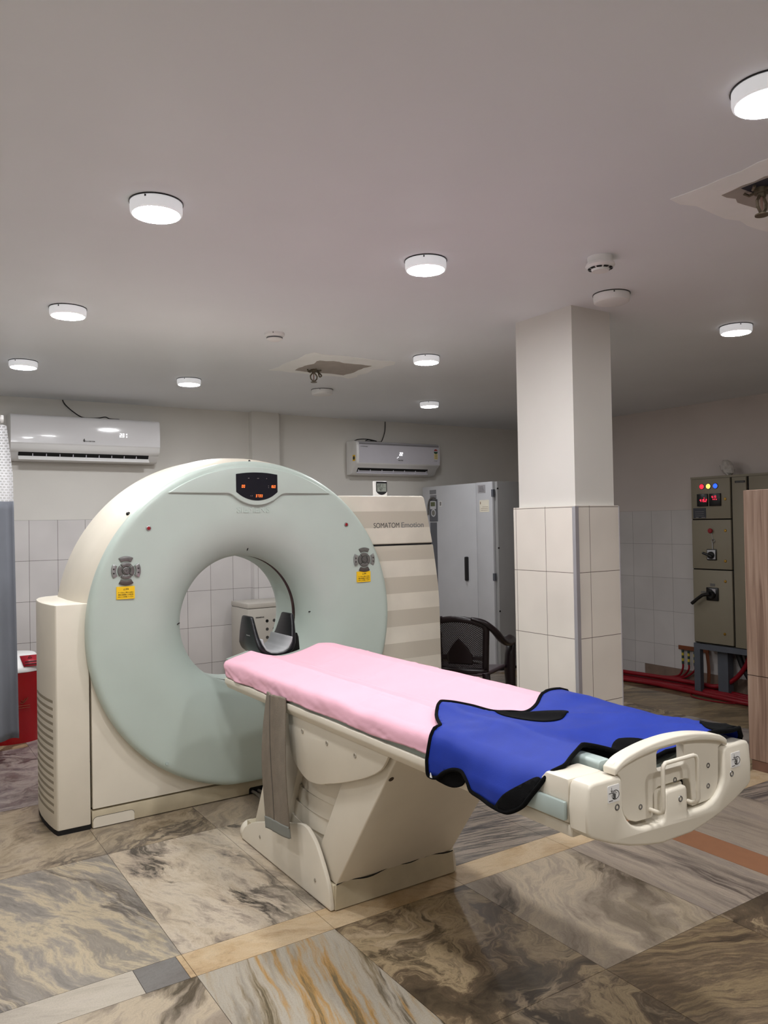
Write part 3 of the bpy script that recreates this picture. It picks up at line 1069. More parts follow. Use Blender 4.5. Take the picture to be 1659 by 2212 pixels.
yD = GY - 0.0137
for tx, x, z in (('00', 1.612, 1.619), ('160', 1.776, 1.619), ('3733', 1.690, 1.5695)):
    b = B()
    seg7(b, tx, x, z, 0.0145, yD, t=0.13)
    build('display_digits', b, ORANGE_LED, disp)
b = B()
for x, z in ((1.648, 1.667), (1.652, 1.667), (1.70, 1.667), (1.706, 1.667), (1.752, 1.667), (1.763, 1.628), (1.763, 1.619), (1.660, 1.575), (1.669, 1.575)):
    b.box(x, x + 0.0045, yD - 0.0006, yD, z, z + 0.0035)
build('display_marks', b, mat('dim_marks', rgb(120, 110, 108), 0.5), disp)
b = B()
text_bm(b, 'SIEMENS', 1.594, 1.489, 0.032, 0.186, GY + 0.0125, 0.004)
build('embossed_lettering', b, SAGE, G)
# control pads
def pad(px, pz):
    def sector(r0, r1, a0, a1):
        return arc(px, pz, r1, a0, a1, 8) + arc(px, pz, r0, a1, a0, 8)
    y0 = GY + 0.004
    b = B()
    for k in range(4):
        c = 90 * k
        b.prism(sector(0.021, 0.040, c - 41, c + 41), 'y', y0 - 0.009, y0 + 0.004)
    b.bev(0.0022, 2, 40)
    o = build('control_pad', b, DARKSTEEL, G)
    for c, mm in ((0, STEEL), (90, DARKSTEEL), (180, STEEL), (270, mat('brown_grey_key', rgb(92, 84, 80), 0.4, 0.5))):
        b = B()
        b.prism(sector(0.047, 0.070, c - 30, c + 30), 'y', y0 - 0.008, y0 + 0.004)
        b.bev(0.0022, 2, 40)
        build('outer_key', b, mm, o)
    b = B()
    b.lathe((px, y0 - 0.010, pz), 'y', [(0, 0), (0.012, 0), (0.0125, 0.003), (0.0135, 0.003), (0.014, 0.0), (0.0175, 0.001), (0.0185, 0.004), (0.0185, 0.012)], 24)
    build('centre_key', b, DARKSTEEL, o)
    b = B()
    for c in (0, 180):
        for s in (-1, 1):
            x = px + (0.058 if c == 0 else -0.058)
            b.ball((x, y0 - 0.008, pz + s * 0.010), 0.0045)
    text_bm(b, 'v', px - 0.004, pz - 0.004, 0.007, 0.008, y0 - 0.0102, 0.0004)
    build('key_symbols', b, mat('key_symbol_dark', rgb(60, 54, 54), 0.4), o)
pad(1.019, 1.215)
pad(2.362, 1.214)
def sticker(x0, x1, z0, z1):
    y0 = GY + 0.0005
    b = B()
    b.box(x0, x1, y0 - 0.0012, y0 + 0.008, z0, z1)
    o = build('warning_sticker', b, YELLOW, G)
    b = B()
    w, h = x1 - x0, z1 - z0
    yy = y0 - 0.0013
    text_bm(b, '\u6ce8\u610f', x0 + 0.49 * w, z0 + 0.72 * h, 0.15 * h, 0.18 * w, yy, 0.0004, bold=0.02)
    a, c = (x0 + 0.37 * w, z0 + 0.71 * h), 0.055 * w
    b.prism([(a[0], a[1]), (a[0] + 2 * c, a[1]), (a[0] + c, a[1] + 1.7 * c)], 'y', yy - 0.0004, yy, holes=[[(a[0] + .35 * c, a[1] + .2 * c), (a[0] + 1.65 * c, a[1] + .2 * c), (a[0] + c, a[1] + 1.3 * c)]])
    for k, tx in enumerate(('\u30c6\u30fc\u30d6\u30eb\u3092\u4e0a\u4e0b\u52d5\u3055\u305b\u308b\u6642\u306f', '\u5468\u56f2\u306b\u969c\u5bb3\u7269\u306a\u3069\u306e\u5371\u967a\u6027', '\u304c\u306a\u3044\u3053\u3068\u3092\u78ba\u8a8d\u3057\u3066\u304f\u3060\u3055\u3044')):
        text_bm(b, tx, x0 + 0.08 * w, z0 + (0.46 - 0.17 * k) * h, 0.12 * h, 0.84 * w, yy, 0.0004, bold=0.012)
    build('sticker_text', b, INK, o)
sticker(0.973, 1.059, 1.080, 1.140)
sticker(2.313, 2.402, 1.087, 1.147)
for x in (1.130, 2.247):
    b = B()
    b.lathe((x, GY - 0.002, 1.417), 'y', [(0.0085, 0.0), (0.0125, 0.001), (0.0125, 0.012)], 20)
    o = build('indicator_light', b, STEEL, G)
    b = B()
    b.lathe((x, GY - 0.005, 1.417), 'y', [(0, 0), (0.006, 0.0008), (0.0092, 0.004), (0.0092, 0.012)], 20)
    build('red_lens', b, RED, o)
b = B()
b.lathe((1.205, GY - 0.0015, 0.261), 'y', [(0, 0), (0.008, 0), (0.009, 0.003), (0.009, 0.012)], 20)
build('screw_cap', b, PALEGREEN, G)

# thermometer standing on the side cabinet
t = thing('digital_thermometer', (2.605, 4.03, 1.583), 'small white digital thermometer standing on the banded side cabinet', 'thermometer')
b = B()
b.box(2.56, 2.652, 4.018, 4.040, 1.584, 1.678)
b.bev(0.004, 2)
build('case', b, WHITE, t)
b = B()
b.prism([(2.572, 1.675), (2.650, 1.675), (2.650, 1.615)] + arc(2.611, 1.640, 0.046, -33, -147, 8) + [(2.572, 1.615)], 'y', 4.0165, 4.02)
build('bezel', b, GLOSSBLACK, t)
b = B()
b.box(2.578, 2.644, 4.0155, 4.018, 1.614, 1.664)
build('screen', b, LCD, t)
b = B()
seg7(b, '22.1', 2.583, 1.643, 0.017, 4.0153)
seg7(b, '42', 2.592, 1.619, 0.017, 4.0153)
b.box(2.580, 2.642, 4.0148, 4.0154, 1.6385, 1.6395)
build('digits', b, INK, t)

# ================================================================ PATIENT TABLE
TC = 1.688
T = thing('patient_table', (TC, 2.95, 0), 'long cream patient table on a slanted lifting pedestal in front of the scanner', 'patient table')
def mx(x):
    return 2 * TC - x
b = B()
b.box(1.412, mx(1.412), 2.545, 3.34, 0.0, 0.09)
b.bev(0.003, 2)
base = build('base_plinth', b, CREAM_D, T)
base['label'] = 'dirty cream kick plate with a wavy top edge'
b = B()
n = 24
top = [(1.418 + (mx(1.418) - 1.418) * i / n, 0.094 + 0.006 * math.sin(i * 0.75) + (0.006 if 10 < i < 18 else 0)) for i in range(n + 1)]
b.prism([(mx(1.412), 0.004), (1.412, 0.004)] + top, 'y', 2.534, 2.544)
build('kick_plate', b, CREAM_D, base)
b = B()
b.tube([(x, 2.5335, z + 0.002) for x, z in top], 0.0022, 6)
build('kick_gap', b, DARK, base)
# side guards
gp = smooth_path([(3.366, 0.004), (3.345, 0.045), (3.311, 0.075), (3.238, 0.112), (3.149, 0.142), (3.00, 0.188), (2.837, 0.233), (2.775, 0.250), (2.730, 0.252), (2.699, 0.243), (2.644, 0.208), (2.585, 0.135), (2.552, 0.075), (2.538, 0.004)], 4)
for x0, x1 in ((1.394, 1.4115), (mx(1.4115), mx(1.394))):
    b = B()
    b.prism(gp, 'x', x0, x1)
    b.bev(0.004, 2, 50)
    g = build('side_guard', b, CREAM, T)
    if x0 < TC:
        for y, z in ((2.655, 0.075), (3.16, 0.075)):
            b = B()
            b.lathe((x0 - 0.002, y, z), 'x', [(0, 0), (0.006, 0.0), (0.008, 0.0015), (0.008, 0.01)], 16)
            build('screw', b, SCREWM, g)
# slanted lifting column: two beams with curved slats between
b = B()
b.prism([(2.538, 0.092), (2.115, 0.668), (2.375, 0.668), (2.72, 0.10)], 'x', 1.420, mx(1.420))
b.bev(0.006, 3, 40)
build('front_beam', b, CREAM, T)
b = B()
b.prism([(3.02, 0.092), (2.80, 0.56), (2.86, 0.66), (3.02, 0.66), (3.30, 0.092)], 'x', 1.432, mx(1.432))
b.bev(0.006, 2, 40)
build('rear_beam', b, CREAM, T)
for k in range(6):
    z0, z1 = 0.095 + 0.066 * k, 0.095 + 0.066 * (k + 1)
    for side in (0, 1):
        b = B()
        o = 0.003 * (5 - k)
        loop = []
        for i in range(13):
            a = math.pi * i / 12
            zm = (z0 + z1) / 2
            ya, yb = 2.72 - 0.607 * (zm - 0.10) - 0.03, 3.02 - 0.47 * (zm - 0.092) + 0.03
            y = (ya + yb) / 2 + (yb - ya) / 2 * math.cos(a)
            x = 1.485 - 0.042 * math.sin(a) - o
            loop.append((x if side == 0 else mx(x), y))
        zb, zt = z0 + 0.0025, z1
        vs = []
        for i, (x, y) in enumerate(loop):
            sg = 1 if side == 0 else -1
            vs += [(x, y, zb), (x + sg * 0.004, y, zt), (x + sg * 0.02, y, zt), (x + sg * 0.02, y, zb)]
        fs = []
        for i in range(12):
            for q in range(4):
                fs.append((i * 4 + q, i * 4 + (q + 1) % 4, i * 4 + 4 + (q + 1) % 4, i * 4 + 4 + q))
        fs += [(0, 1, 2, 3), (48, 49, 50, 51)]
        b.add(vs, fs)
        build('bellows_slat', b, CREAM, T)
b = B()
b.box(1.52, mx(1.52), 2.72, 2.80, 0.09, 0.62)
build('inner_column', b, DARK, T)
b = B()
b.lathe((0, 0, 0), 'z', [(0, 0.0015), (0.009, 0.0015), (0.010, 0.0)], 20)
bmesh.ops.rotate(b.bm, verts=b.bm.verts[:], cent=(0, 0, 0), matrix=Matrix.Rotation(math.radians(126.3), 3, 'X'))
bmesh.ops.translate(b.bm, verts=b.bm.verts[:], vec=(1.4387, 2.1866, 0.5695))
build('hole_plug', b, mat('plug_dark_brown', rgb(70, 58, 46), 0.8), T)  # plain dark brown disc
# apron plates that hang below the rail
ov = [(2.866, 0.668)] + smooth_path([(2.864, 0.60), (2.852, 0.518), (2.796, 0.467), (2.712, 0.437), (2.62, 0.445), (2.546, 0.466), (2.45, 0.495), (2.362, 0.526), (2.27, 0.562), (2.183, 0.609), (2.135, 0.668)], 4)
for x0, x1 in ((1.396, 1.408), (mx(1.408), mx(1.396))):
    b = B()
    b.prism(ov, 'x', x0, x1)
    b.bev(0.003, 2, 50)
    g = build('side_cover', b, CREAM, T)
    if x0 < TC:
        for y, z in ((2.743, 0.618), (2.548, 0.615), (2.347, 0.617)):
            b = B()
            b.lathe((x0 - 0.0025, y, z), 'x', [(0.0025, 0.001), (0.004, 0.0), (0.0085, 0.0), (0.010, 0.002), (0.010, 0.01)], 16)
            build('screw', b, SCREWM, g)
# rail frame
b = B()
rp_ = [(1.374, 0.712), (1.374, 0.690), (1.392, 0.664), (mx(1.392), 0.664), (mx(1.374), 0.690), (mx(1.374), 0.712)]
b.prism(rp_, 'y', 1.60, 3.49)
b.bev(0.004, 2, 20)
build('rail_frame', b, CREAM, T)
b = B()
b.box(1.386, mx(1.386), 1.62, 3.50, 0.7125, 0.742)
build('rail_strip', b, GREYGREEN, T)
# concave table top
def ztop(x):
    d = x - TC
    rim = 0.165 if d < 0 else 0.20
    if abs(d) <= rim:
        t = abs(d) / rim
        return 0.774 + 0.040 * t * t * (1.6 - 0.6 * t)
    if d < 0:
        return 0.814 - 0.245 * (-d - rim) * min(1.0, (-d - rim) / 0.02)
    return 0.814 - 0.006 * ((d - rim) / 0.08) ** 2
b = B()
xs = [1.413 + (mx(1.413) - 1.413) * i / 40 for i in range(41)]
b.prism([(x, ztop(x)) for x in xs] + [(mx(1.413), 0.743), (1.413, 0.743)], 'y', 1.53, 3.565)
b.prism([(x, ztop(x) - 0.001) for x in xs if 1.52 < x < mx(1.52)] + [(mx(1.52), 0.745), (1.52, 0.745)], 'y', 1.345, 1.53)
build('table_top', b, GREYGREEN, T, sharp=40)
b = B()
b.prism(rrect(1.50, 1.545, 0.790, 0.822, 0.01), 'y', 1.345, 1.46)
b.bev(0.006, 2, 50)
build('top_end_stop', b, PALEGREEN, T)
# foot block and end cap
b = B()
b.box(1.372, mx(1.372), 1.315, 1.64, 0.672, 0.703)
b.bev(0.006, 2)
build('foot_tray', b, CREAM, T)
for s in (0, 1):
    b = B()
    x0, x1 = (1.369, 1.487) if s == 0 else (mx(1.487), mx(1.369))
    b.prism([(1.323, 0.704), (1.515, 0.704), (1.515, 0.768), (1.425, 0.780), (1.398, 0.809), (1.323, 0.809)], 'x', x0, x1)
    b.bev(0.006, 2)
    build('foot_block', b, CREAM, T)
    b = B()
    x0, x1 = (1.356, 1.368) if s == 0 else (mx(1.368), mx(1.356))
    b.box(x0, x1, 1.325, 1.66, 0.712, 0.757)
    b.bev(0.004, 2)
    build('grip_strip', b, PALEGREEN, T)
b = B()
capL = [(1.366, 0.70), (1.364, 0.745), (1.370, 0.798), (1.378, 0.808), (1.390, 0.811), (1.474, 0.811), (1.484, 0.807), (1.4875, 0.797), (1.4875, 0.735)]
capL += [(1.493, 0.718), (1.503, 0.702), (1.520, 0.686), (1.542, 0.675), (1.566, 0.669), (1.632, 0.668), (1.6395, 0.672), (1.6425, 0.68), (1.643, 0.730), (1.647, 0.738), (1.655, 0.742)]
bottom = [(1.376, 0.688), (1.40, 0.677), (1.45, 0.657), (1.51, 0.638), (1.57, 0.625), (1.63, 0.616)]
cap = list(reversed(bottom)) + capL
cap = cap + [(mx(x), z) for x, z in reversed(cap)]
cap = [c for i, c in enumerate(cap) if i == 0 or (abs(c[0] - cap[i - 1][0]) + abs(c[1] - cap[i - 1][1])) > 1e-6]
b.prism(cap, 'y', 1.262, 1.322)
b.bev(0.008, 3, 40)
capo = build('end_cap', b, CREAM, T)
for x, z, in ((1.466, 0.741), (1.702, 0.712), (1.920, 0.734)):
    b = B()
    b.lathe((x, 1.2605, z), 'y', [(0, 0.003), (0.0042, 0.003), (0.005, 0.0), (0.0075, 0.0), (0.0085, 0.003)], 18)
    build('recessed_screw', b, DARKSTEEL, capo)
def press_label(x, z):
    b = B()
    w, h = 0.040, 0.040
    b.prism(rrect(x, x + w, z, z + h, 0.003), 'y', 1.2606, 1.2625)
    o = build('pictogram_sticker', b, WHITE, capo)
    b = B()
    y = 1.2605
    def ln(pts, r=0.0006):
        b.tube([(x + p[0] * w, y, z + p[1] * h) for p in pts], r, 5)
    ln([(0.33, 0.88), (0.33, 0.62)])
    ln([(0.25, 0.72), (0.33, 0.60), (0.41, 0.72)])
    ln([(0.08, 0.56), (0.46, 0.56)], 0.0008)
    ln([(0.08, 0.12), (0.40, 0.12)], 0.0008)
    ln([(0.55 + 0.3 * math.cos(a) * 1.1 + 0.08, 0.42 + 0.26 * math.sin(a)) for a in [math.radians(130 - i * 14) for i in range(20)]], 0.0009)
    ln([(0.46, 0.56), (0.62, 0.60), (0.74, 0.50)], 0.0007)
    for k in range(4):
        q = 0.50 - 0.075 * k
        ln([(0.40 + 0.02 * k, q), (0.58, q - 0.02), (0.66, q - 0.06)], 0.0011)
    ln([(0.36, 0.44), (0.34, 0.34), (0.44, 0.24), (0.60, 0.18)], 0.0007)
    build('pictogram', b, INK, o)
press_label(1.434, 0.7555)
press_label(1.918, 0.7485)
# head board with grip hole
hp = smooth_path([(1.464, 0.826), (1.472, 0.836), (1.490, 0.844), (1.516, 0.852), (1.56, 0.8605), (1.603, 0.866), (1.65, 0.869), (1.694, 0.8695), (1.75, 0.866), (1.79, 0.861), (1.84, 0.852), (1.879, 0.842), (1.902, 0.830), (1.909, 0.821)], 3)
hp += [(1.900, 0.814), (1.884, 0.808), (1.880, 0.726), (1.876, 0.710), (1.866, 0.692), (1.852, 0.680), (1.827, 0.677), (1.768, 0.676), (1.762, 0.735), (1.755, 0.748), (1.740, 0.752), (1.636, 0.752), (1.620, 0.746), (1.614, 0.735), (1.612, 0.686), (1.604, 0.682), (1.548, 0.684), (1.522, 0.694), (1.504, 0.711), (1.4955, 0.735), (1.4955, 0.800), (1.484, 0.812)]
hole = rrect(1.630, 1.740, 0.789, 0.843, 0.012)
b = B()
b.prism(hp, 'y', 1.275, 1.300, holes=[hole])
board = build('grip_board', b, CREAM, T)
md = board.modifiers.new('round', 'BEVEL')
md.width = 0.004
md.segments = 2
md.limit_method = 'ANGLE'
md.angle_limit = math.radians(50)
b = B()
lip = smooth_path([(1.464, 0.830), (1.490, 0.845), (1.516, 0.853), (1.56, 0.8615), (1.603, 0.867), (1.65, 0.870), (1.694, 0.8705), (1.75, 0.867), (1.79, 0.862), (1.84, 0.853), (1.879, 0.843), (1.905, 0.828)], 3)
inn = [(x, z - 0.017 - 0.002 * math.sin(i * 0.1)) for i, (x, z) in enumerate(lip)]
b.prism(lip + list(reversed(inn)), 'y', 1.262, 1.302)
b.bev(0.0055, 3, 40)
build('grip_rim', b, CREAM, board)
for x, z in ((1.565, 0.717), (1.699, 0.757), (1.837, 0.768), (1.835, 0.715)):
    b = B()
    b.lathe((x, 1.2735, z), 'y', [(0, 0.003), (0.003, 0.003), (0.0045, 0.0), (0.0065, 0.0), (0.007, 0.003)], 16)
    build('screw', b, DARKSTEEL, board)
b = B()
b.prism(rrect(1.630, 1.742, 0.684, 0.7445, 0.008), 'y', 1.285, 1.34)
b.bev(0.004, 2, 50)
build('latch_block', b, CREAM, capo)
b = B()
b.box(1.492, mx(1.492), 1.318, 1.340, 0.706, 0.768)
build('recess_shade', b, DARK, capo)  # black box added as painted shade behind the grip board
b = B()
wp = [(1.600, 1.29, 0.703), (1.600, 1.248, 0.703), (1.598, 1.236, 0.708), (1.597, 1.232, 0.722), (1.597, 1.232, 0.812), (1.600, 1.232, 0.821), (1.607, 1.232, 0.826), (1.716, 1.232, 0.826), (1.726, 1.232, 0.822), (1.7305, 1.232, 0.812), (1.733, 1.232, 0.715), (1.733, 1.238, 0.704), (1.733, 1.25, 0.700), (1.733, 1.29, 0.700)]
b.tube(wp, 0.0052, 10)
build('wire_handle', b, CREAM, T, sharp=60)
# small rounded foot at the scanner end
b = B()
b.ball((1.45, 3.38, 0.02), 0.05, (1, 1.2, 1.0), 20)
b.clip((0, 0, 0.0005), (0, 0, -1))
build('foot_cover', b, CREAM, T)

# cables between scanner and table
for k, lb in enumerate(('grey cable from the scanner plinth to the table, nearer the tower', 'grey cable from the scanner plinth to the table, nearer the table')):
    b = B()
    x = 1.675 + 0.032 * k
    b.tube(smooth_path([(x, 3.883, 0.016), (x - 0.006, 3.80, 0.022), (x - 0.02, 3.68, 0.008), (x - 0.035, 3.55, 0.008), (x - 0.05, 3.42, 0.010), (x - 0.05, 3.345, 0.016)], 6), 0.0075, 8)
    tag(build('floor_cable', b, GREYCABLE), lb, 'cable', 'cables between scanner and table')

# ================================================================ HEAD REST
H = thing('head_rest', (1.675, 3.70, 0.775), 'black curved head rest with grey foam, plugged into the head end of the table', 'head rest')
hx = 1.700
def ucurve(s, off):
    """s in -1..1 round the cradle; off is distance outside the inner face"""
    t = abs(s)
    P = [(0.0, 0.778), (0.033, 0.782), (0.060, 0.797), (0.079, 0.827), (0.090, 0.870), (0.097, 0.920), (0.102, 0.965)]
    f = t * (len(P) - 1)
    i = min(int(f), len(P) - 2)
    u = f - i
    x = P[i][0] * (1 - u) + P[i + 1][0] * u
    z = P[i][1] * (1 - u) + P[i + 1][1] * u
    dx, dz = P[i + 1][0] - P[i][0], P[i + 1][1] - P[i][1]
    L = math.hypot(dx, dz)
    x, z = x + off * dz / L, z - off * dx / L
    return (x if s >= 0 else -x, z)
def cradle(b, s0, s1, o0, o1, shrink, n=28):
    vs, fs = [], []
    for i in range(n + 1):
        s = s0 + (s1 - s0) * i / n
        k = max(0, abs(s) - 0.45) / 0.55
        ya, yb = 3.600 + shrink[0] * k, 3.850 - shrink[1] * k
        for off, y in ((o0, ya), (o1, ya), (o1, yb), (o0, yb)):
            o_ = off * (1 - 0.35 * k) if off > 0 else off
            x, z = ucurve(s, o_)
            vs.append((hx + x, y, z))
    for i in range(n):
        for q in range(4):
            fs.append((i * 4 + q, i * 4 + (q + 1) % 4, i * 4 + 4 + (q + 1) % 4, i * 4 + 4 + q))
    fs += [(0, 1, 2, 3), (n * 4, n * 4 + 1, n * 4 + 2, n * 4 + 3)]
    b.add(vs, fs)
b = B()
cradle(b, -1, 1, 0.0, 0.030, (0.055, 0.085))
b.bev(0.008, 3, 50)
shell = build('shell', b, GLOSSBLACK, H, sharp=50)
b = B()
cradle(b, -0.60, 0.60, -0.008, 0.002, (0.004, 0.004))
b.bev(0.003, 2, 50)
build('foam_pad', b, FOAM, H)
b = B()
b.box(1.61, 1.78, 3.570, 3.80, 0.738, 0.7445)
b.prism([(1.79, 0.742), (1.858, 0.742), (1.850, 0.84), (1.842, 0.862), (1.825, 0.862), (1.81, 0.80)], 'y', 3.66, 3.78)
b.bev(0.003, 2, 50)
build('mounting_tongue', b, BLACK, H)
b = B()
for a, c in (((3.655, 0.905), (3.70, 0.86)),):
    b.prism([(3.675, 0.865), (3.722, 0.865), (3.698, 0.910)], 'x', hx - 0.1155, hx - 0.108, holes=[[(3.683, 0.870), (3.714, 0.870), (3.698, 0.901)]])
build('warning_triangle', b, mat('grey_print', rgb(140, 140, 140), 0.5), shell)

# ================================================================ LINEN
def drape(u, off=0.0):
    """follow the table top across u, folding down over both edges"""
    uL, uR = 1.408, mx(1.408)
    if u < uL:
        s = uL - u
        return uL - 0.026 * (1 - math.exp(-s / 0.010)) - off, ztop(uL) - s * (1 - 0.15 * math.exp(-s / 0.006)) + off * math.exp(-s / 0.02)
    if u > uR:
        s = u - uR
        return uR + 0.026 * (1 - math.exp(-s / 0.010)) + off, ztop(uR) - s * (1 - 0.15 * math.exp(-s / 0.006)) + off * math.exp(-s / 0.02)
    return u, ztop(u) + off
def sheet_pt(a, c):
    u0 = 1.354 - 0.020 * c + 0.003 * math.sin(c * 14.0) + 0.002 * math.sin(c * 31 + 1)
    u1 = mx(1.332) + 0.004 * math.sin(c * 11.0)
    u = u0 + (u1 - u0) * a
    hang = max(0.0, min(1.0, (1.408 - u) / 0.09)) + max(0.0, min(1.0, (u - mx(1.408)) / 0.09))
    v = 1.60 + c * (3.515 - 1.60) - 0.040 * hang * c + 0.006 * math.sin(u * 14) * (c ** 6)
    x, z = drape(u, 0.0035)
    n_ = noise.noise(Vector((u * 5, v * 3.2, 1.0)))
    n2 = noise.noise(Vector((u * 16, v * 9, 4.0)))
    d = 0.0022 * n_ + 0.0016 * n2
    for cr in (1.95, 2.36, 2.78, 3.17):
        d += 0.0022 * math.exp(-((v + 0.02 * math.sin(u * 9) - cr) / 0.008) ** 2)
    d += 0.0020 * math.exp(-((u - 1.66) / 0.006) ** 2)
    if hang > 0:
        w = noise.noise(Vector((v * 6.5, hang * 1.2, 7.0))) * 0.013 + noise.noise(Vector((v * 17 + hang * 3, hang * 3, 2.0))) * 0.010 + noise.noise(Vector((v * 40 - hang * 5, hang * 5, 9.0))) * 0.004
        x += (-1 if u < TC else 1) * (0.6 * w * hang + 0.003)
    d += 0.006 * math.exp(-((u - 1.408) / 0.02) ** 2) * noise.noise(Vector((v * 5, 0, 3.0)))
    return (x, v, z + d + 0.002)
b = B()
b.grid(sheet_pt, 150, 230)
sheet = tag(build('bed_sheet', b, PINK, sharp=180, solid=0.0012), 'pale pink disposable sheet draped along the patient table', 'sheet')

# restraint strap
ST = thing('restraint_strap', (1.352, 2.885, 0.19), 'grey-brown cloth restraint strap hanging from the left side of the table', 'strap')
def strap_pt(a, c, lo=0.0, hi=1.0, lift=0.0):
    t = lo + (hi - lo) * c
    z = 0.734 - t * (0.734 - 0.200)
    yc = 2.912 - 0.050 * t
    w = 0.080 + 0.034 * t + 0.010 * math.sin(t * 3)
    y = yc + w * (0.5 - a) * 2
    zz = z + (0.5 - a) * -0.030 * t
    f = 0.010 * math.exp(-((a - 0.36) / 0.09) ** 2) * (1.2 - t) + 0.005 * math.sin(a * 5 + t * 4) + 0.006 * math.exp(-((a - 0.58) / 0.06) ** 2) * (1 - t) ** 2
    return (1.364 - f - lift - 0.024 * math.sin(min(1, t * 1.6) * 1.57), y, zz)
b = B()
b.grid(lambda a, c: strap_pt(a, c, 0, 0.93), 36, 70)
build('webbing', b, STRAPM, ST, sharp=180, solid=0.006)
b = B()
b.grid(lambda a, c: strap_pt(a, c, 0.915, 1.0, 0.001), 36, 8)
build('hem', b, STRAPHEM, ST, sharp=180, solid=0.009)
b = B()
b.tube([strap_pt(0.40, c / 40, 0, 1, 0.0035) for c in range(41)], 0.0016, 6)
build('seam', b, mat('seam_dark', rgb(88, 84, 78), 0.9), ST)

# lead apron
AP = thing('lead_apron', (1.68, 1.66, 0.83), 'blue radiation apron with black binding thrown over the foot of the table', 'apron')
def apron_pt(u, v, lift=0.0):
    uL = 1.408
    if u < uL:
        u = uL - (uL - u) * 0.70
    x, z = drape(u, 0.010)
    hangL = max(0.0, uL - u)
    w1 = noise.noise(Vector((u * 3.2, v * 3.0, 11.0)))
    w2 = noise.noise(Vector((u * 8 + v * 5, v * 7 - u * 3, 5.0)))
    rid = 1 - abs(noise.noise(Vector((u * 4.0 + v * 2.4, v * 1.6, 21.0))))
    d = 0.012 + 0.012 * w1 + 0.006 * w2 + 0.012 * rid ** 8
    # the binding lifts off the table along the foot edge
    d += 0.012 * math.exp(-((v - 1.40) / 0.06) ** 2) * math.exp(-((u - 1.56) / 0.10) ** 2)
    z += d * (1.0 if u >= uL else math.exp(-hangL / 0.05))
    # sag of the hollow middle is bridged by the stiff apron
    dd = abs(u - TC)
    if dd < 0.19:
        z += 0.020 * (1 - (dd / 0.19) ** 2) * max(0.0, min(1.0, (v - 1.42) / 0.15)) - 0.008 * (1 - (dd / 0.19) ** 2) * max(0.0, min(1.0, (1.46 - v) / 0.08)) * min(1.0, max(0.0, (u - 1.60) / 0.05))
    if hangL > 0:
        k = min(1.0, hangL / 0.06)
        x -= k * (0.026 + 0.012 * math.sin(v * 13.0 + 0.6) + 0.012 * w1 + 0.007 * noise.noise(Vector((v * 16, u * 3, 3.0)))) + 0.004
        x -= lift
    else:
        z += lift
    return (x, v, z)
def clothpatch(name, outline, m, parent, lift, step=0.013, thick=0.003):
    b = B()
    bm = b.bm
    vs = [bm.verts.new((u, v, 0)) for u, v in outline]
    bm.faces.new(vs)
    us, ws = [p[0] for p in outline], [p[1] for p in outline]
    for ax, lo, hi in ((0, min(us), max(us)), (1, min(ws), max(ws))):
        t = lo + step
        while t < hi:
            co = (t, 0, 0) if ax == 0 else (0, t, 0)
            no = (1, 0, 0) if ax == 0 else (0, 1, 0)
            bmesh.ops.bisect_plane(bm, geom=bm.verts[:] + bm.edges[:] + bm.faces[:], plane_co=co, plane_no=no)
            t += step
    for vv in bm.verts:
        vv.co = apron_pt(vv.co.x, vv.co.y, lift)
    return build(name, b, m, parent, sharp=180, solid=thick)
outl = smooth_path([(1.262, 1.852), (1.30, 1.860), (1.345, 1.862), (1.385, 1.866), (1.42, 1.886), (1.465, 1.965), (1.52, 2.015), (1.575, 2.030), (1.612, 2.002), (1.630, 1.925), (1.646, 1.856), (1.676, 1.822), (1.720, 1.826), (1.79, 1.862), (1.86, 1.905), (1.93, 1.920), (2.0, 1.912), (2.052, 1.87), (2.064, 1.70), (2.064, 1.42), (2.045, 1.32), (1.95, 1.275), (1.86, 1.305), (1.75, 1.338), (1.64, 1.352), (1.60, 1.372), (1.575, 1.408), (1.53, 1.418), (1.47, 1.405), (1.42, 1.388), (1.385, 1.405), (1.345, 1.425), (1.310, 1.442), (1.278, 1.475), (1.262, 1.508), (1.264, 1.56), (1.270, 1.61), (1.278, 1.652), (1.302, 1.672), (1.323, 1.708), (1.318, 1.752), (1.292, 1.792), (1.265, 1.818)], 5, True)
cloth = clothpatch('blue_shell', outl, BLUE, AP, 0.0)
b = B()
b.tube([apron_pt(u, v, 0.001) for u, v in outl], 0.0072, 8, closed=True, flat=0.8)
build('black_binding', b, BLACKCLOTH, AP, sharp=180)
pa = smooth_path([(1.632, 1.905), (1.648, 1.856), (1.678, 1.822), (1.722, 1.800), (1.770, 1.776), (1.795, 1.750), (1.79, 1.722), (1.762, 1.702), (1.708, 1.680), (1.662, 1.682), (1.624, 1.706), (1.610, 1.745), (1.616, 1.83)], 4, True)
clothpatch('neck_patch', pa, BLACKCLOTH, AP, 0.0035)
pb = smooth_path([(1.640, 1.425), (1.69, 1.462), (1.735, 1.458), (1.770, 1.432), (1.772, 1.40), (1.745, 1.372), (1.68, 1.362), (1.635, 1.378)], 4, True)
clothpatch('round_patch', pb, BLACKCLOTH, AP, 0.0035)
pc = smooth_path([(1.383, 1.408), (1.345, 1.427), (1.310, 1.444), (1.280, 1.476), (1.264, 1.508), (1.266, 1.538), (1.292, 1.530), (1.330, 1.502), (1.365, 1.462), (1.390, 1.425)], 4, True)
clothpatch('corner_patch', pc, BLACKCLOTH, AP, 0.0035)
pd = smooth_path([(2.045, 1.33), (1.95, 1.280), (1.90, 1.300), (1.93, 1.36), (1.99, 1.40), (2.055, 1.42)], 4, True)
clothpatch('far_corner_patch', pd, BLACKCLOTH, AP, 0.0035)
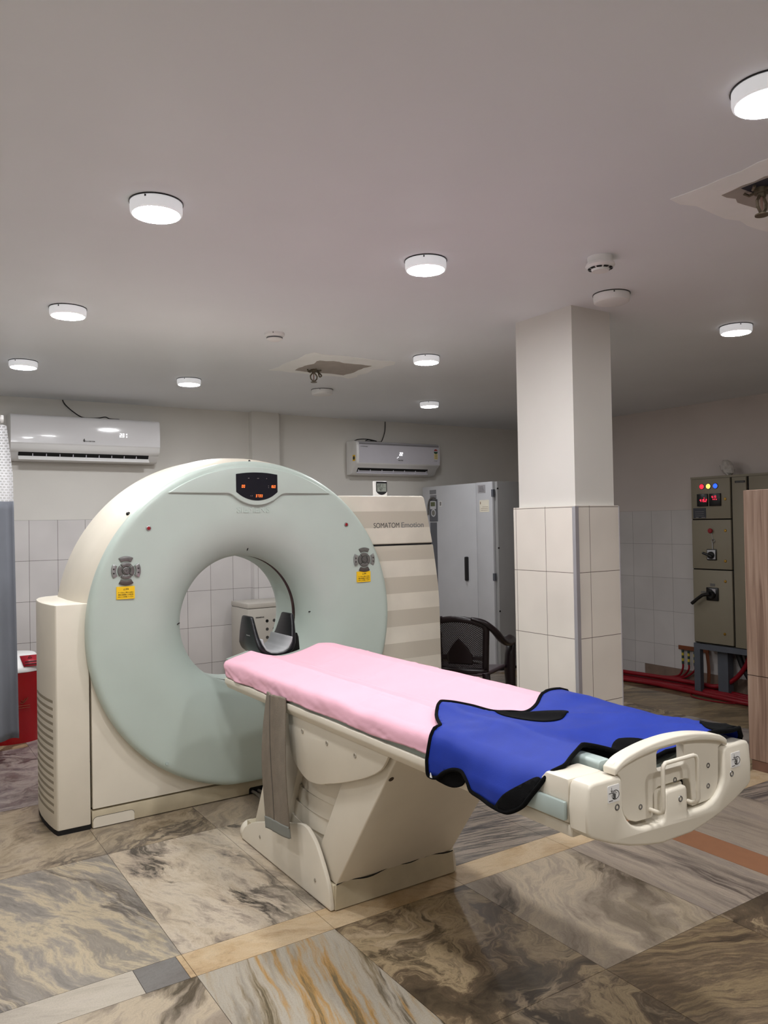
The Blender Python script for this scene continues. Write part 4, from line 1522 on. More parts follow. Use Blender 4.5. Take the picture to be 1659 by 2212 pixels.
fl = smooth_path([(1.330, 1.690), (1.300, 1.700), (1.268, 1.718), (1.248, 1.75), (1.243, 1.79), (1.250, 1.83), (1.268, 1.852), (1.30, 1.83), (1.335, 1.77)], 4, True)
o = clothpatch('back_flap', fl, BLACKCLOTH, AP, -0.007)
b = B()
q = apron_pt(1.270, 1.835, 0.006)
b.add([(q[0] - 0.004, q[1] - 0.006, q[2] - 0.006), (q[0] - 0.004, q[1] + 0.004, q[2] - 0.006), (q[0] - 0.004, q[1] + 0.001, q[2] + 0.008), (q[0] - 0.002, q[1] - 0.006, q[2] - 0.006), (q[0] - 0.002, q[1] + 0.004, q[2] - 0.006), (q[0] - 0.002, q[1] + 0.001, q[2] + 0.008)], [(0, 1, 2), (3, 4, 5), (0, 1, 4, 3), (1, 2, 5, 4), (2, 0, 3, 5)])
build('care_tag', b, WHITE, o)

# ================================================================ AIR CONDITIONERS
def slats_row(b, x0, x1, y, z0, z1, n, t=0.004):
    for i in range(n + 1):
        x = x0 + (x1 - x0) * i / n
        b.box(x - t / 2, x + t / 2, y, y + 0.03, z0, z1)
A1 = thing('air_conditioner', (1.50, 6.83, 1.98), 'glossy white air conditioner on the back wall, display reading 23, above the scanner tower', 'air conditioner')
x0, x1 = 0.913, 2.092
pf = smooth_path([(6.925, 2.345), (6.80, 2.343), (6.742, 2.332), (6.722, 2.305), (6.716, 2.22), (6.718, 2.110)], 4) + smooth_path([(6.722, 2.104), (6.727, 2.085), (6.736, 2.062), (6.752, 2.046), (6.775, 2.034)], 3) + [(6.80, 1.992), (6.83, 1.978), (6.925, 1.975)]
b = B()
b.prism(pf, 'x', x0, x1)
b.bev(0.004, 2, 60)
body = build('casing', b, WHITE, A1, sharp=40)
b = B()
fpn = smooth_path([(6.738, 2.333), (6.7195, 2.305), (6.7135, 2.22), (6.7155, 2.110)], 5)
b.prism(fpn + [(y + 0.006, z) for y, z in reversed(fpn)], 'x', x0 + 0.002, x1 - 0.002)
build('front_panel', b, PEARL, A1, sharp=40)
b = B()
b.prism([(6.762, 2.0405), (6.790, 2.000), (6.815, 2.005), (6.80, 2.045)], 'x', 0.975, 2.005)
outlet = build('air_outlet', b, DARK, A1)
b = B()
slats_row(b, 1.08, 1.90, 6.762, 2.006, 2.030, 8)
build('outlet_fins', b, SILVER, outlet)
b = B()
b.prism([(6.768, 2.010), (6.742, 1.980), (6.745, 1.977), (6.772, 2.007)], 'x', 0.972, 2.004)
b.bev(0.001, 1)
build('louvre_flap', b, WHITE, A1)
b = B()
seg7(b, '23', 1.748, 2.184, 0.030, 6.7128)
b.box(1.803, 1.811, 6.7122, 6.713, 2.204, 2.214)
b.box(1.803, 1.811, 6.7122, 6.713, 2.184, 2.192)
build('display_digits', b, WHITE_LED, A1)
b = B()
text_bm(b, 'INVERTER', 1.475, 2.1335, 0.009, 0.075, 6.7125, 0.0006, bold=0.02)
b.prism(smooth_path([(1.462, 2.132), (1.455, 2.140), (1.459, 2.152), (1.465, 2.160), (1.468, 2.150), (1.472, 2.141), (1.469, 2.133)], 3, True), 'y', 6.712, 6.714)
build('printed_logo', b, INKDARK, A1)

A2 = thing('air_conditioner', (4.60, 6.83, 1.92), 'smaller silver-white air conditioner on the back wall, display reading 22, above the side cabinet', 'air conditioner')
x0, x1 = 4.075, 5.125
pf = smooth_path([(6.925, 2.262), (6.79, 2.262), (6.745, 2.252), (6.722, 2.228), (6.716, 2.12), (6.720, 2.034)], 4) + [(6.732, 2.022), (6.782, 1.990), (6.816, 1.936), (6.85, 1.922), (6.925, 1.918)]
b = B()
b.prism(pf, 'x', x0, x1)
b.bev(0.008, 2, 60)
body = build('casing', b, WHITE, A2, sharp=40)
b = B()
fpn = smooth_path([(6.742, 2.2515), (6.7195, 2.227), (6.7135, 2.12), (6.7175, 2.036)], 5)
b.prism(fpn + [(y + 0.006, z) for y, z in reversed(fpn)], 'x', x0 + 0.028, x1 - 0.010)
build('front_panel', b, SILVER, A2, sharp=40)
b = B()
fpb = smooth_path([(6.741, 2.2525), (6.7245, 2.238), (6.7185, 2.222)], 4)
b.prism([(y - 0.0012, z) for y, z in fpb] + [(y + 0.004, z) for y, z in reversed(fpb)], 'x', x0 + 0.034, x1 - 0.016)
build('top_band', b, mat('grey_band', rgb(140, 138, 142), 0.4), A2)
b = B()
b.prism([(6.7815, 1.9885), (6.812, 1.938), (6.830, 1.945), (6.80, 1.995)], 'x', 4.125, 5.005)
outlet = build('air_outlet', b, DARK, A2)
b = B()
slats_row(b, 4.14, 4.99, 6.790, 1.940, 1.972, 6, 0.008)
b.prism([(6.790, 1.962), (6.797, 1.950), (6.81, 1.950), (6.803, 1.964)], 'x', 4.14, 4.99)
build('outlet_fins', b, SILVER, outlet)
b = B()
b.prism([(6.800, 1.948), (6.790, 1.934), (6.794, 1.931), (6.806, 1.944)], 'x', 4.118, 5.01)
build('louvre_flap', b, SILVER, A2)
b = B()
seg7(b, '22', 4.592, 2.120, 0.032, 6.7128)
b.box(4.574, 4.581, 6.7120, 6.713, 2.100, 2.106)
b.box(4.562, 4.568, 6.7120, 6.713, 2.092, 2.097)
build('display_digits', b, WHITE_LED, A2)
b = B()
text_bm(b, 'VOLTAS', 4.575, 2.064, 0.013, 0.062, 6.7128, 0.0006, bold=0.03, shear=0.2)
text_bm(b, 'A TATA Product', 4.122, 2.196, 0.010, 0.085, 6.7150, 0.0006)
build('lettering', b, INKDARK, A2)
b = B()
b.box(5.042, 5.088, 6.7125, 6.7145, 2.095, 2.155)
o = build('rating_label', b, mat('pale_yellow_label', rgb(226, 210, 150), 0.5), A2)
b = B()
b.prism(arc(5.064, 2.178, 0.025, 15, 165, 12), 'y', 6.7125, 6.7145)
build('rating_arc', b, mat('label_red', rgb(170, 60, 60), 0.5), o)
b = B()
b.prism(arc(5.064, 2.176, 0.025, 180, 360, 12), 'y', 6.7125, 6.7145)
build('rating_arc', b, mat('label_green', rgb(40, 80, 60), 0.5), o)
b = B()
for k in range(3):
    b.box(5.050, 5.080, 6.7119, 6.7126, 2.106 + 0.016 * k, 2.110 + 0.016 * k)
text_bm(b, '5 year', 5.038, 2.070, 0.013, 0.045, 6.7135, 0.0006, shear=0.3)
build('label_print', b, INKDARK, o)
b = B()
b.box(4.0735, 4.0755, 6.745, 6.795, 2.055, 2.115)
o = build('energy_sticker', b, YELLOW, A2)
b = B()
b.lathe((4.0728, 6.770, 2.085), 'x', [(0, 0), (0.019, 0), (0.019, 0.001)], 18)
build('sticker_disc', b, mat('dark_green_disc', rgb(20, 44, 38), 0.5), o)
b = B()
b.tube(smooth_path([(1.34, 6.925, 2.498), (1.36, 6.92, 2.46), (1.42, 6.90, 2.40), (1.49, 6.86, 2.352), (1.60, 6.83, 2.350), (1.66, 6.83, 2.362), (1.70, 6.83, 2.350), (1.78, 6.84, 2.349)], 6), 0.005, 6)
tag(build('power_wire', b, BLACKCABLE), 'thin black wire running from the ceiling to the glossy air conditioner', 'wire')
b = B()
b.tube(smooth_path([(4.56, 6.925, 2.495), (4.555, 6.92, 2.42), (4.53, 6.90, 2.36), (4.47, 6.86, 2.28), (4.42, 6.83, 2.268), (4.35, 6.82, 2.268), (4.30, 6.84, 2.285), (4.25, 6.83, 2.268), (4.31, 6.81, 2.268), (4.38, 6.82, 2.272), (4.28, 6.84, 2.290), (4.18, 6.84, 2.285), (4.13, 6.85, 2.268)], 6), 0.005, 6)
tag(build('power_wire', b, BLACKCABLE), 'coiled black wire lying on top of the silver-white air conditioner', 'wire')

# ================================================================ EQUIPMENT BOX BEHIND THE BORE
E1 = thing('equipment_box', (3.1, 6.64, 0), 'low grey equipment box with round vent holes, seen through the scanner bore', 'equipment box')
b = B()
b.box(2.764, 3.45, 6.45, 6.83, 0.0, 0.684)
b.bev(0.004, 2)
body = build('cabinet_body', b, BOXGREY, E1)
b = B()
b.box(2.764, 3.45, 6.448, 6.83, 0.688, 0.732)
b.bev(0.004, 2)
build('lid', b, BOXGREY, E1)
b = B()
b.box(2.768, 3.446, 6.456, 6.82, 0.680, 0.690)
build('lid_gap', b, DARK, E1)
b = B()
text_bm(b, 'SIEMENS', 2.838, 0.599, 0.012, 0.082, 6.4495, 0.0008, bold=0.03)
build('lettering', b, INKDARK, body)
for i in range(3):
    for j in range(4):
        b = B()
        b.lathe((2.948 + 0.069 * i, 6.4485, 0.568 - 0.073 * j), 'y', [(0, 0.001), (0.0125, 0.001), (0.0135, 0.0), (0.0145, 0.0015)], 18)
        build('vent_hole', b, DARK if (i, j) == (0, 0) else mat('hole_shadow', rgb(70, 68, 66), 0.8), body)

# ================================================================ TALL GREY CABINET
C1 = thing('electronics_cabinet', (5.25, 6.2, 0), 'tall light grey electronics cabinet with a long black handle in the back corner', 'cabinet')
cx0 = 4.95
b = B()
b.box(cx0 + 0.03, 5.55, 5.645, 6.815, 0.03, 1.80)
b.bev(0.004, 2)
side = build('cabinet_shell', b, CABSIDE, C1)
b = B()
b.box(cx0, cx0 + 0.028, 5.926, 6.812, 0.04, 1.799)
b.bev(0.004, 2)
door = build('wide_door', b, CABGREY, C1)
b = B()
b.box(cx0, cx0 + 0.028, 5.684, 5.922, 0.04, 1.801)
b.bev(0.004, 2)
nd = build('narrow_door', b, CABGREY, C1)
b = B()
b.prism(rrect(6.055, 6.090, 0.835, 1.075, 0.012), 'x', cx0 - 0.03, cx0 + 0.001)
b.bev(0.006, 2, 50)
build('door_handle', b, BLACK, door)
b = B()
b.box(4.97, 5.53, 5.67, 6.80, 0.0, 0.03)
build('cabinet_foot', b, DARK, C1)
for z in (1.69, 0.89):
    b = B()
    b.box(cx0 - 0.004, cx0 + 0.02, 5.668, 5.694, z - 0.035, z + 0.035)
    build('hinge', b, SLATE, nd)
for z in (1.732, 1.166, 0.566):
    b = B()
    b.cyl((4.985, 5.6435, z), 'y', 0.009, 0.004, 14)
    build('side_plug', b, DARK, side)
b = B()
b.prism(rrect(6.548, 6.684, 1.431, 1.662, 0.004), 'x', cx0 - 0.006, cx0 + 0.002)
kp = build('control_panel', b, KEYGREY, door)
b = B()
b.prism(rrect(6.566, 6.668, 1.56, 1.645, 0.008), 'x', cx0 - 0.010, cx0 - 0.004)
b.lathe((cx0 - 0.008, 6.614, 1.52), 'x', [(0.028, 0.0), (0.040, 0.0), (0.042, 0.004)], 24)
build('panel_bezel', b, CABGREY, kp)
b = B()
b.box(cx0 - 0.0115, cx0 - 0.009, 6.580, 6.655, 1.590, 1.634)
build('green_screen', b, LCDG, kp)
b = B()
b.lathe((cx0 - 0.009, 6.614, 1.52), 'x', [(0, 0), (0.024, 0), (0.026, 0.003)], 24)
build('dial', b, mat('dial_grey', rgb(120, 120, 112), 0.5), kp)
b = B()
b.tube(smooth_path([(cx0 - 0.012, 6.70, 1.50), (cx0 - 0.012, 6.695, 1.60), (cx0 - 0.012, 6.66, 1.665), (cx0 - 0.012, 6.60, 1.675), (cx0 - 0.012, 6.56, 1.65)], 5), 0.010, 8)
build('handset_cord', b, DARKSTEEL, kp)
b = B()
b.box(cx0 - 0.002, cx0 + 0.001, 6.565, 6.680, 0.75, 1.420)
build('dark_strip', b, KEYGREY, door)
for (y0, y1, z0, z1) in ((6.570, 6.682, 1.718, 1.762), (6.566, 6.678, 1.668, 1.708)):
    b = B()
    b.box(cx0 - 0.0015, cx0 + 0.001, y0, y1, z0, z1)
    build('name_plate', b, mat('grey_plate', rgb(128, 128, 132), 0.5), door)
b = B()
b.box(cx0 - 0.0015, cx0 + 0.001, 6.476, 6.516, 1.585, 1.640)
o = build('small_label', b, WHITE, door)
b = B()
b.box(cx0 - 0.0022, cx0 - 0.0014, 6.483, 6.509, 1.592, 1.633)
build('label_print', b, INKGREY, o)
b = B()
b.box(cx0 - 0.0015, cx0 + 0.001, 5.782, 5.893, 1.697, 1.775)
o = build('rating_plate', b, ALU, nd)
b = B()
for k in range(4):
    b.box(cx0 - 0.0022, cx0 - 0.0014, 5.80 + 0.005 * k, 5.875, 1.712 + 0.014 * k, 1.716 + 0.014 * k)
build('label_print', b, INKDARK, o)
b = B()
b.box(cx0 - 0.0015, cx0 + 0.001, 5.733, 5.872, 1.512, 1.628)
o = build('paper_notice', b, PAPER, nd)
b = B()
for k in range(3):
    b.box(cx0 - 0.0022, cx0 - 0.0014, 5.745, 5.850 - 0.02 * (k == 2), 1.528 + 0.016 * k, 1.531 + 0.016 * k)
b.box(cx0 - 0.0022, cx0 - 0.0014, 5.852, 5.863, 1.588, 1.612)
build('notice_print', b, mat('brown_ink', rgb(140, 116, 96), 0.7), o)

# ================================================================ PLASTIC CHAIR
CH = thing('plastic_chair', (3.42, 4.10, 0), 'dark maroon plastic armchair with a perforated back, in front of the tall grey cabinet', 'chair')
cf = Vector((math.sin(math.radians(55)), math.cos(math.radians(55)), 0))      # the way it faces
cr = Vector((cf.y, -cf.x, 0))                                                 # its right hand
co = Vector((3.20, 4.055, 0))                                                 # middle of the back's top
def cp(r_, f_, z_):
    p = co + cr * r_ + cf * f_
    return (p.x, p.y, z_)
def back_pt(a, c, thick=0.0):
    """a across 0..1, c up 0..1"""
    r_ = (a - 0.5) * 2
    top = 0.795 - 0.055 * abs(r_) ** 2.2
    z = 0.40 + (top - 0.40) * c
    hw = 0.165 + 0.040 * c
    return cp(r_ * hw, 0.10 * (1 - c) + 0.035 * r_ * r_ + thick, z)
b = B()
def inb(a0, a1, c0, c1, n, m):
    return lambda s_, t_: back_pt(a0 + (a1 - a0) * s_, c0 + (c1 - c0) * t_)
b.grid(inb(0.03, 0.97, 0.06, 0.95, 20, 20), 24, 24, uvname=(0.37, 0.34))
build('perforated_back', b, CHAIRP, CH, sharp=180, solid=0.006)
b = B()
# solid arch in the middle of the perforations
def arch_pt(s_, t_):
    hw = 0.24 * (1 - max(0.0, (t_ - 0.35) / 0.65) ** 1.3) + 0.002
    return back_pt(0.5 + (s_ - 0.5) * 2 * hw, 0.20 + 0.44 * t_, -0.006)
b.grid(arch_pt, 12, 16)
b.grid(inb(0.0, 1.0, 0.29, 0.36, 2, 2), 16, 3)
build('back_emblem', b, CHAIRM, CH, sharp=180, solid=0.006)
b = B()
# back rim: up one side, over the top, down into the arms
rim = [back_pt(0.03, c / 10) for c in range(0, 10)] + [back_pt(a / 20, 0.97) for a in range(1, 20)] + [back_pt(0.97, c / 10) for c in range(9, -1, -1)]
b.tube(rim, 0.022, 10, flat=0.7)
b.tube([back_pt(a / 10, 0.08) for a in range(11)], 0.022, 8)
build('back_frame', b, CHAIRM, CH, sharp=180)
for s_ in (-1, 1):
    b = B()
    path = smooth_path([cp(s_ * 0.10, 0.0, 0.790), cp(s_ * 0.18, 0.02, 0.765), cp(s_ * 0.235, 0.075, 0.705), cp(s_ * 0.262, 0.16, 0.640), cp(s_ * 0.272, 0.26, 0.612), cp(s_ * 0.272, 0.37, 0.610), cp(s_ * 0.268, 0.43, 0.604)], 6)
    b.tube(path, [0.018 + 0.022 * min(1, i / 14) for i in range(len(path))], 10, flat=0.62)
    build('arm', b, CHAIRM, CH, sharp=180)
    b = B()
    b.tube([cp(s_ * 0.268, 0.41, 0.605), cp(s_ * 0.262, 0.40, 0.50), cp(s_ * 0.258, 0.395, 0.40), cp(s_ * 0.262, 0.41, 0.20), cp(s_ * 0.270, 0.43, 0.002)], [0.036, 0.042, 0.044, 0.036, 0.026], 10, flat=0.8)
    build('leg', b, CHAIRM, CH, sharp=180)
    b = B()
    b.tube([cp(s_ * 0.17, 0.09, 0.42), cp(s_ * 0.19, 0.06, 0.22), cp(s_ * 0.215, 0.0, 0.002)], [0.030, 0.026, 0.022], 10, flat=0.8)
    build('leg', b, CHAIRM, CH, sharp=180)
b = B()
def seat_pt(a, c):
    r_ = (a - 0.5) * 2
    return cp(r_ * (0.175 + 0.075 * c), 0.09 + 0.37 * c, 0.415 + 0.012 * c - 0.012 * (1 - r_ * r_) + (-0.02 * max(0, (c - 0.85) / 0.15)))
b.grid(seat_pt, 16, 16)
build('seat', b, CHAIRSEAT, CH, sharp=180, solid=0.02)

# ================================================================ SWITCH PANEL
SX = 6.327
P1 = thing('switch_panel', (6.44, 4.0, PIT_Z), 'olive grey electrical switch panel with three lit lamps, standing on the right wall side', 'switch panel')
b = B()
b.box(SX + 0.03, 6.555, 3.05, 4.50, 0.27, 1.775)
b.bev(0.004, 2)
build('enclosure', b, PANELG, P1)
b = B()
b.box(SX + 0.012, 6.556, 3.04, 4.512, 1.772, 1.792)
build('top_cap', b, PANELG, P1)
b = B()
b.box(SX + 0.022, SX + 0.031, 4.094, 4.505, 0.275, 1.772)
b.box(SX + 0.022, SX + 0.031, 3.935, 3.955, 0.275, 1.772)
build('door_gaps', b, DARK, P1)
doors = []
for z0, z1 in ((1.408, 1.770), (0.955, 1.398), (0.285, 0.945)):
    b = B()
    b.box(SX, SX + 0.025, 4.108, 4.500, z0, z1)
    b.bev(0.004, 2)
    doors.append(build('door', b, PANELG, P1))
b = B()
b.box(SX + 0.004, SX + 0.025, 3.957, 4.092, 0.275, 1.770)
b.bev(0.003, 2)
cov = build('side_cover', b, PANELG, P1)
b = B()
b.box(SX + 0.004, SX + 0.025, 3.06, 3.933, 0.275, 1.770)
b.bev(0.003, 2)
build('far_cover', b, PANELG, P1)
for y, m in ((4.384, LAMP_RED), (4.317, LAMP_YEL), (4.247, LAMP_BLU)):
    b = B()
    b.lathe((SX, y, 1.701), 'x', [(0.027, 0.0), (0.026, -0.006), (0.022, -0.008)], 20)
    o = build('lamp_collar', b, DARKSTEEL, doors[0])
    b = B()
    b.lathe((SX - 0.016, y, 1.701), 'x', [(0, 0), (0.014, 0.002), (0.021, 0.008), (0.022, 0.014)], 20)
    build('lit_lens', b, m, o)
for (ya, yb, txt, zz) in ((4.429, 4.325, '11', 0), (4.304, 4.194, '417', 1)):
    b = B()
    b.box(SX - 0.018, SX + 0.001, yb, ya, 1.522, 1.634)
    b.bev(0.003, 2)
    o = build('meter', b, BLACK, doors[0])
    b = B()
    if zz == 0:
        seg7(b, '415.2', ya - 0.032, 1.562, 0.024, SX - 0.0183, '-x')
        seg7(b, '1', ya - 0.070, 1.590, 0.012, SX - 0.0183, '-x')
    else:
        seg7(b, '417', ya - 0.026, 1.590, 0.022, SX - 0.0183, '-x')
        for k in range(3):
            b.box(SX - 0.019, SX - 0.0182, ya - 0.045 - 0.016 * k, ya - 0.038 - 0.016 * k, 1.578, 1.583)
    build('meter_digits', b, RED_LED, o)
b = B()
b.box(SX - 0.002, SX + 0.001, 4.349, 4.480, 1.414, 1.507)
o = build('data_plate', b, mat('dark_data_plate', rgb(52, 54, 62), 0.4), doors[0])
b = B()
for k, (ya, yb) in enumerate(((4.455, 4.425), (4.395, 4.356))):
    b.box(SX - 0.0028, SX - 0.0018, yb, ya, 1.418, 1.424)
for k in range(3):
    b.box(SX - 0.0028, SX - 0.0018, 4.37, 4.46, 1.435 + 0.018 * k, 1.438 + 0.018 * k)
build('plate_print', b, INKGREY, o)
for d, y, z in ((0, 4.156, 1.581), (1, 4.161, 1.301), (1, 4.168, 1.030), (2, 4.173, 0.850), (2, 4.191, 0.382)):
    b = B()
    b.lathe((SX - 0.006, y, z), 'x', [(0, 0), (0.010, 0.001), (0.013, 0.004), (0.014, 0.008)], 16)
    build('lock', b, BRASS, doors[d])
b = B()
b.lathe((SX - 0.028, 4.301, 1.300), 'x', [(0, 0), (0.018, 0.001), (0.022, 0.006), (0.022, 0.014), (0.015, 0.016), (0.015, 0.03)], 20)
build('stop_button', b, RED, doors[1])
b = B()
b.tube([(SX - 0.004, 4.296, 1.284), (SX - 0.004, 4.290, 1.24), (SX - 0.004, 4.280, 1.222)], 0.0014, 6)
b.tube([(SX - 0.006, 4.280 + 0.014 * math.cos(a), 1.208 + 0.014 * math.sin(a)) for a in [i * 0.5236 for i in range(12)]], 0.004, 6, closed=True)
b.box(SX - 0.008, SX - 0.003, 4.282, 4.292, 1.125, 1.196)
build('hanging_key', b, STEEL, doors[1])
b = B()
b.box(SX - 0.012, SX + 0.001, 4.250, 4.345, 1.035, 1.135)
b.bev(0.004, 2)
o = build('rotary_switch', b, BLACK, doors[1])
b = B()
b.box(SX - 0.0135, SX - 0.011, 4.258, 4.338, 1.045, 1.127)
build('switch_plate', b, CABGREY, o)
b = B()
b.lathe((SX - 0.035, 4.298, 1.080), 'x', [(0, 0), (0.026, 0.0), (0.032, 0.006), (0.034, 0.024)], 20)
b.tube([(SX - 0.042, 4.275, 1.068), (SX - 0.042, 4.365, 1.102)], 0.011, 8)
build('switch_knob', b, BLACK, o)
b = B()
b.box(SX - 0.016, SX + 0.001, 4.240, 4.358, 0.672, 0.790)
b.bev(0.006, 2)
o = build('main_switch', b, BLACK, doors[2])
b = B()
b.prism([(4.335, 0.782), (4.262, 0.778), (4.262, 0.735), (4.30, 0.775)], 'x', SX - 0.0175, SX - 0.015)
build('switch_plate', b, ALU, o)
b = B()
b.lathe((SX - 0.045, 4.298, 0.725), 'x', [(0, 0), (0.028, 0.0), (0.034, 0.008), (0.036, 0.03)], 20)
b.tube([(SX - 0.05, 4.298, 0.735), (SX - 0.065, 4.36, 0.722), (SX - 0.072, 4.41, 0.685), (SX - 0.075, 4.465, 0.640)], [0.018, 0.016, 0.015, 0.016], 10)
build('switch_lever', b, BLACK, o)
b = B()
b.box(SX - 0.001, SX + 0.001, 4.275, 4.325, 0.800, 0.825)
b.box(SX - 0.001, SX + 0.001, 4.37, 4.42, 0.735, 0.752)
build('position_marks', b, DARKSTEEL, doors[2])
b = B()
b.box(SX + 0.002, SX + 0.005, 3.965, 4.062, 1.718, 1.736)
o = build('name_strip', b, BLACK, cov)
b = B()
text_bm(b, 'CABLE CHAMBER', 4.055, 1.7225, 0.008, 0.080, SX + 0.002, 0.0006, face='-x')
build('strip_lettering', b, INKGREY, o)
for y in (4.45, 3.12):
    b = B()
    b.box(SX + 0.005, SX + 0.055, y, y + 0.062, PIT_Z, 0.27)
    build('stand_leg', b, SLATE, P1)
    b = B()
    b.box(6.49, 6.54, y - 0.15, y - 0.09, PIT_Z, 0.27)
    build('stand_leg', b, SLATE, P1)
b = B()
b.box(SX + 0.005, SX + 0.05, 3.18, 4.45, 0.218, 0.268)
b.box(6.49, 6.54, 3.05, 4.50, 0.22, 0.268)
build('stand_rail', b, SLATE, P1)
b = B()
b.box(6.42, 6.50, 4.23, 4.33, PIT_Z, 0.24)
build('cable_duct', b, SLATE, P1)

# crumpled clear bag on the panel
rb = random.Random(8)
b = B()
b.ball((6.44, 4.20, 1.864), 0.07, (0.55, 0.95, 1.05), 14)
for v in b.bm.verts:
    d = noise.noise(v.co * 22) * 0.022
    v.co += Vector((d, d * 1.2 + (v.co.z - 1.86) * 0.30, d * 0.8))
    v.co.z = max(v.co.z, 1.7925)
tag(build('plastic_bag', b, BAG, sharp=12, origin=(6.44, 4.20, 1.792)), 'crumpled clear plastic bag lying on top of the switch panel', 'bag')

# ================================================================ CABLES BY THE RIGHT WALL
runs = [
    [(6.50, 5.58, -0.165), (6.47, 5.40, -0.165), (6.50, 5.0, -0.160), (6.52, 4.7, -0.165), (6.50, 4.45, -0.165), (6.48, 4.25, -0.170), (6.46, 4.05, -0.172), (6.45, 3.7, -0.172)],
    [(6.44, 5.58, -0.175), (6.40, 5.40, -0.175), (6.44, 5.0, -0.175), (6.46, 4.7, -0.175), (6.44, 4.45, -0.175), (6.42, 4.25, -0.175), (6.40, 4.05, -0.175), (6.39, 3.7, -0.175)],
    [(6.36, 5.58, -0.175), (6.32, 5.40, -0.175), (6.37, 5.0, -0.175), (6.40, 4.7, -0.175), (6.385, 4.58, -0.175), (6.36, 4.25, -0.175), (6.34, 4.05, -0.175), (6.33, 3.7, -0.175)],
    [(6.28, 5.58, -0.175), (6.25, 5.40, -0.175), (6.31, 5.0, -0.175), (6.30, 4.7, -0.175), (6.28, 4.45, -0.175), (6.27, 4.25, -0.175), (6.25, 4.05, -0.175), (6.25, 3.7, -0.175)],
    [(6.40, 5.58, -0.125), (6.36, 5.40, -0.125), (6.41, 5.0, -0.125), (6.43, 4.7, -0.125), (6.435, 4.50, -0.125), (6.44, 4.35, -0.12), (6.46, 4.20, -0.04), (6.455, 4.08, 0.10), (6.45, 4.02, 0.26)],
]
nm = ['thick red cable on the lower floor, closest to the tiled wall', 'thick red cable second from the tiled wall on the lower floor', 'thick red cable in the middle of the run on the lower floor',
      'thick red cable on the lower floor, farthest from the tiled wall', 'red cable lying on top of the run and rising into the switch panel']
for pth, lb in zip(runs, nm):
    b = B()
    b.tube(smooth_path(pth, 6), 0.021, 10)
    tag(build('power_cable', b, REDCABLE, sharp=180), lb, 'cable', 'red cables by the right wall')
EB = thing('earth_busbar', (6.52, 4.68, 0.17), 'copper earthing bar screwed to the tiles beside the switch panel', 'busbar')
b = B()
b.box(6.535, 6.545, 4.50, 4.83, 0.150, 0.190)
b.bev(0.002, 1)
build('bar', b, COPPER, EB)
b = B()
b.cyl((6.545, 4.80, 0.17), 'x', 0.012, 0.02, 10)
b.cyl((6.545, 4.53, 0.17), 'x', 0.012, 0.02, 10)
build('stand_off', b, BRASS, EB)
for k, (y, lb) in enumerate(((4.775, 'left earthing cable with a yellow and green sleeve below the copper bar'), (4.71, 'middle earthing cable with a yellow and green sleeve below the copper bar'), (4.645, 'right earthing cable with a yellow and green sleeve, beside the panel leg'))):
    t = thing('earth_cable', (6.53, y, 0.15), lb, 'cable', 'earthing cables')
    b = B()
    b.tube(smooth_path([(6.528, y, 0.02), (6.53, y + 0.005, -0.03), (6.535, y + 0.05 + 0.02 * k, -0.10), (6.53, y + 0.14 + 0.02 * k, -0.128), (6.50, y + 0.26, -0.135)], 6), 0.0095, 8)
    build('red_core', b, REDCABLE, t, sharp=180)
    for q in range(5):
        b = B()
        b.tube([(6.528, y, 0.152 - 0.027 * q), (6.528, y, 0.125 - 0.027 * q)], 0.0115, 8)
        build('sleeve', b, GREENSLEEVE if q % 2 == 0 else YGCABLE, t, sharp=60)
b = B()
b.tube(smooth_path([(6.53, 4.515, 0.16), (6.53, 4.50, 0.02), (6.53, 4.505, -0.12), (6.52, 4.53, -0.18)], 6), 0.018, 8, flat=0.4)
tag(build('earth_strip', b, COPPER), 'flat copper strip running down from the earthing bar behind the panel leg', 'strip')
for k, (pth, lb) in enumerate((([(6.47, 4.18, 0.27), (6.48, 4.12, 0.08), (6.50, 4.02, -0.08), (6.50, 3.92, -0.17)], 'black cable under the switch panel, nearer the panel leg'),
                 ([(6.47, 4.08, 0.27), (6.48, 4.05, 0.06), (6.50, 4.01, -0.08), (6.51, 3.95, -0.17)], 'black cable under the switch panel, nearer the red riser'))):
    b = B()
    b.tube(smooth_path(pth, 6), 0.026, 10)
    tag(build('supply_cable', b, BLACKCABLE, sharp=180), lb, 'cable', 'black supply cables')
b = B()
b.tube(smooth_path([(6.30, 4.53, -0.192), (6.20, 4.45, -0.194), (6.16, 4.30, -0.194), (6.20, 4.12, -0.194), (6.26, 4.02, -0.190)], 6), 0.006, 6)
tag(build('thin_wire', b, REDCABLE), 'thin red wire looping on the floor in front of the panel leg', 'wire')

# ================================================================ WOODEN CABINET
W1 = thing('wooden_cabinet', (4.38, 2.2, 0), 'pale walnut cabinet cut by the right edge of the photo', 'cabinet')
b = B()
b.box(4.150, 4.62, 1.80, 2.602, 0.055, 1.571)
b.bev(0.002, 1)
body = build('carcass', b, WOOD, W1)
for z0, z1 in ((0.058, 0.527), (0.531, 1.569)):
    for y0, y1 in ((2.202, 2.602), (1.80, 2.198)):
        b = B()
        b.box(4.131, 4.149, y0, y1, z0, z1)
        b.bev(0.001, 1)
        build('door', b, WOOD, W1)
b = B()
b.box(4.136, 4.61, 1.82, 2.590, 0.0, 0.055)
build('plinth', b, WOOD_D, W1)

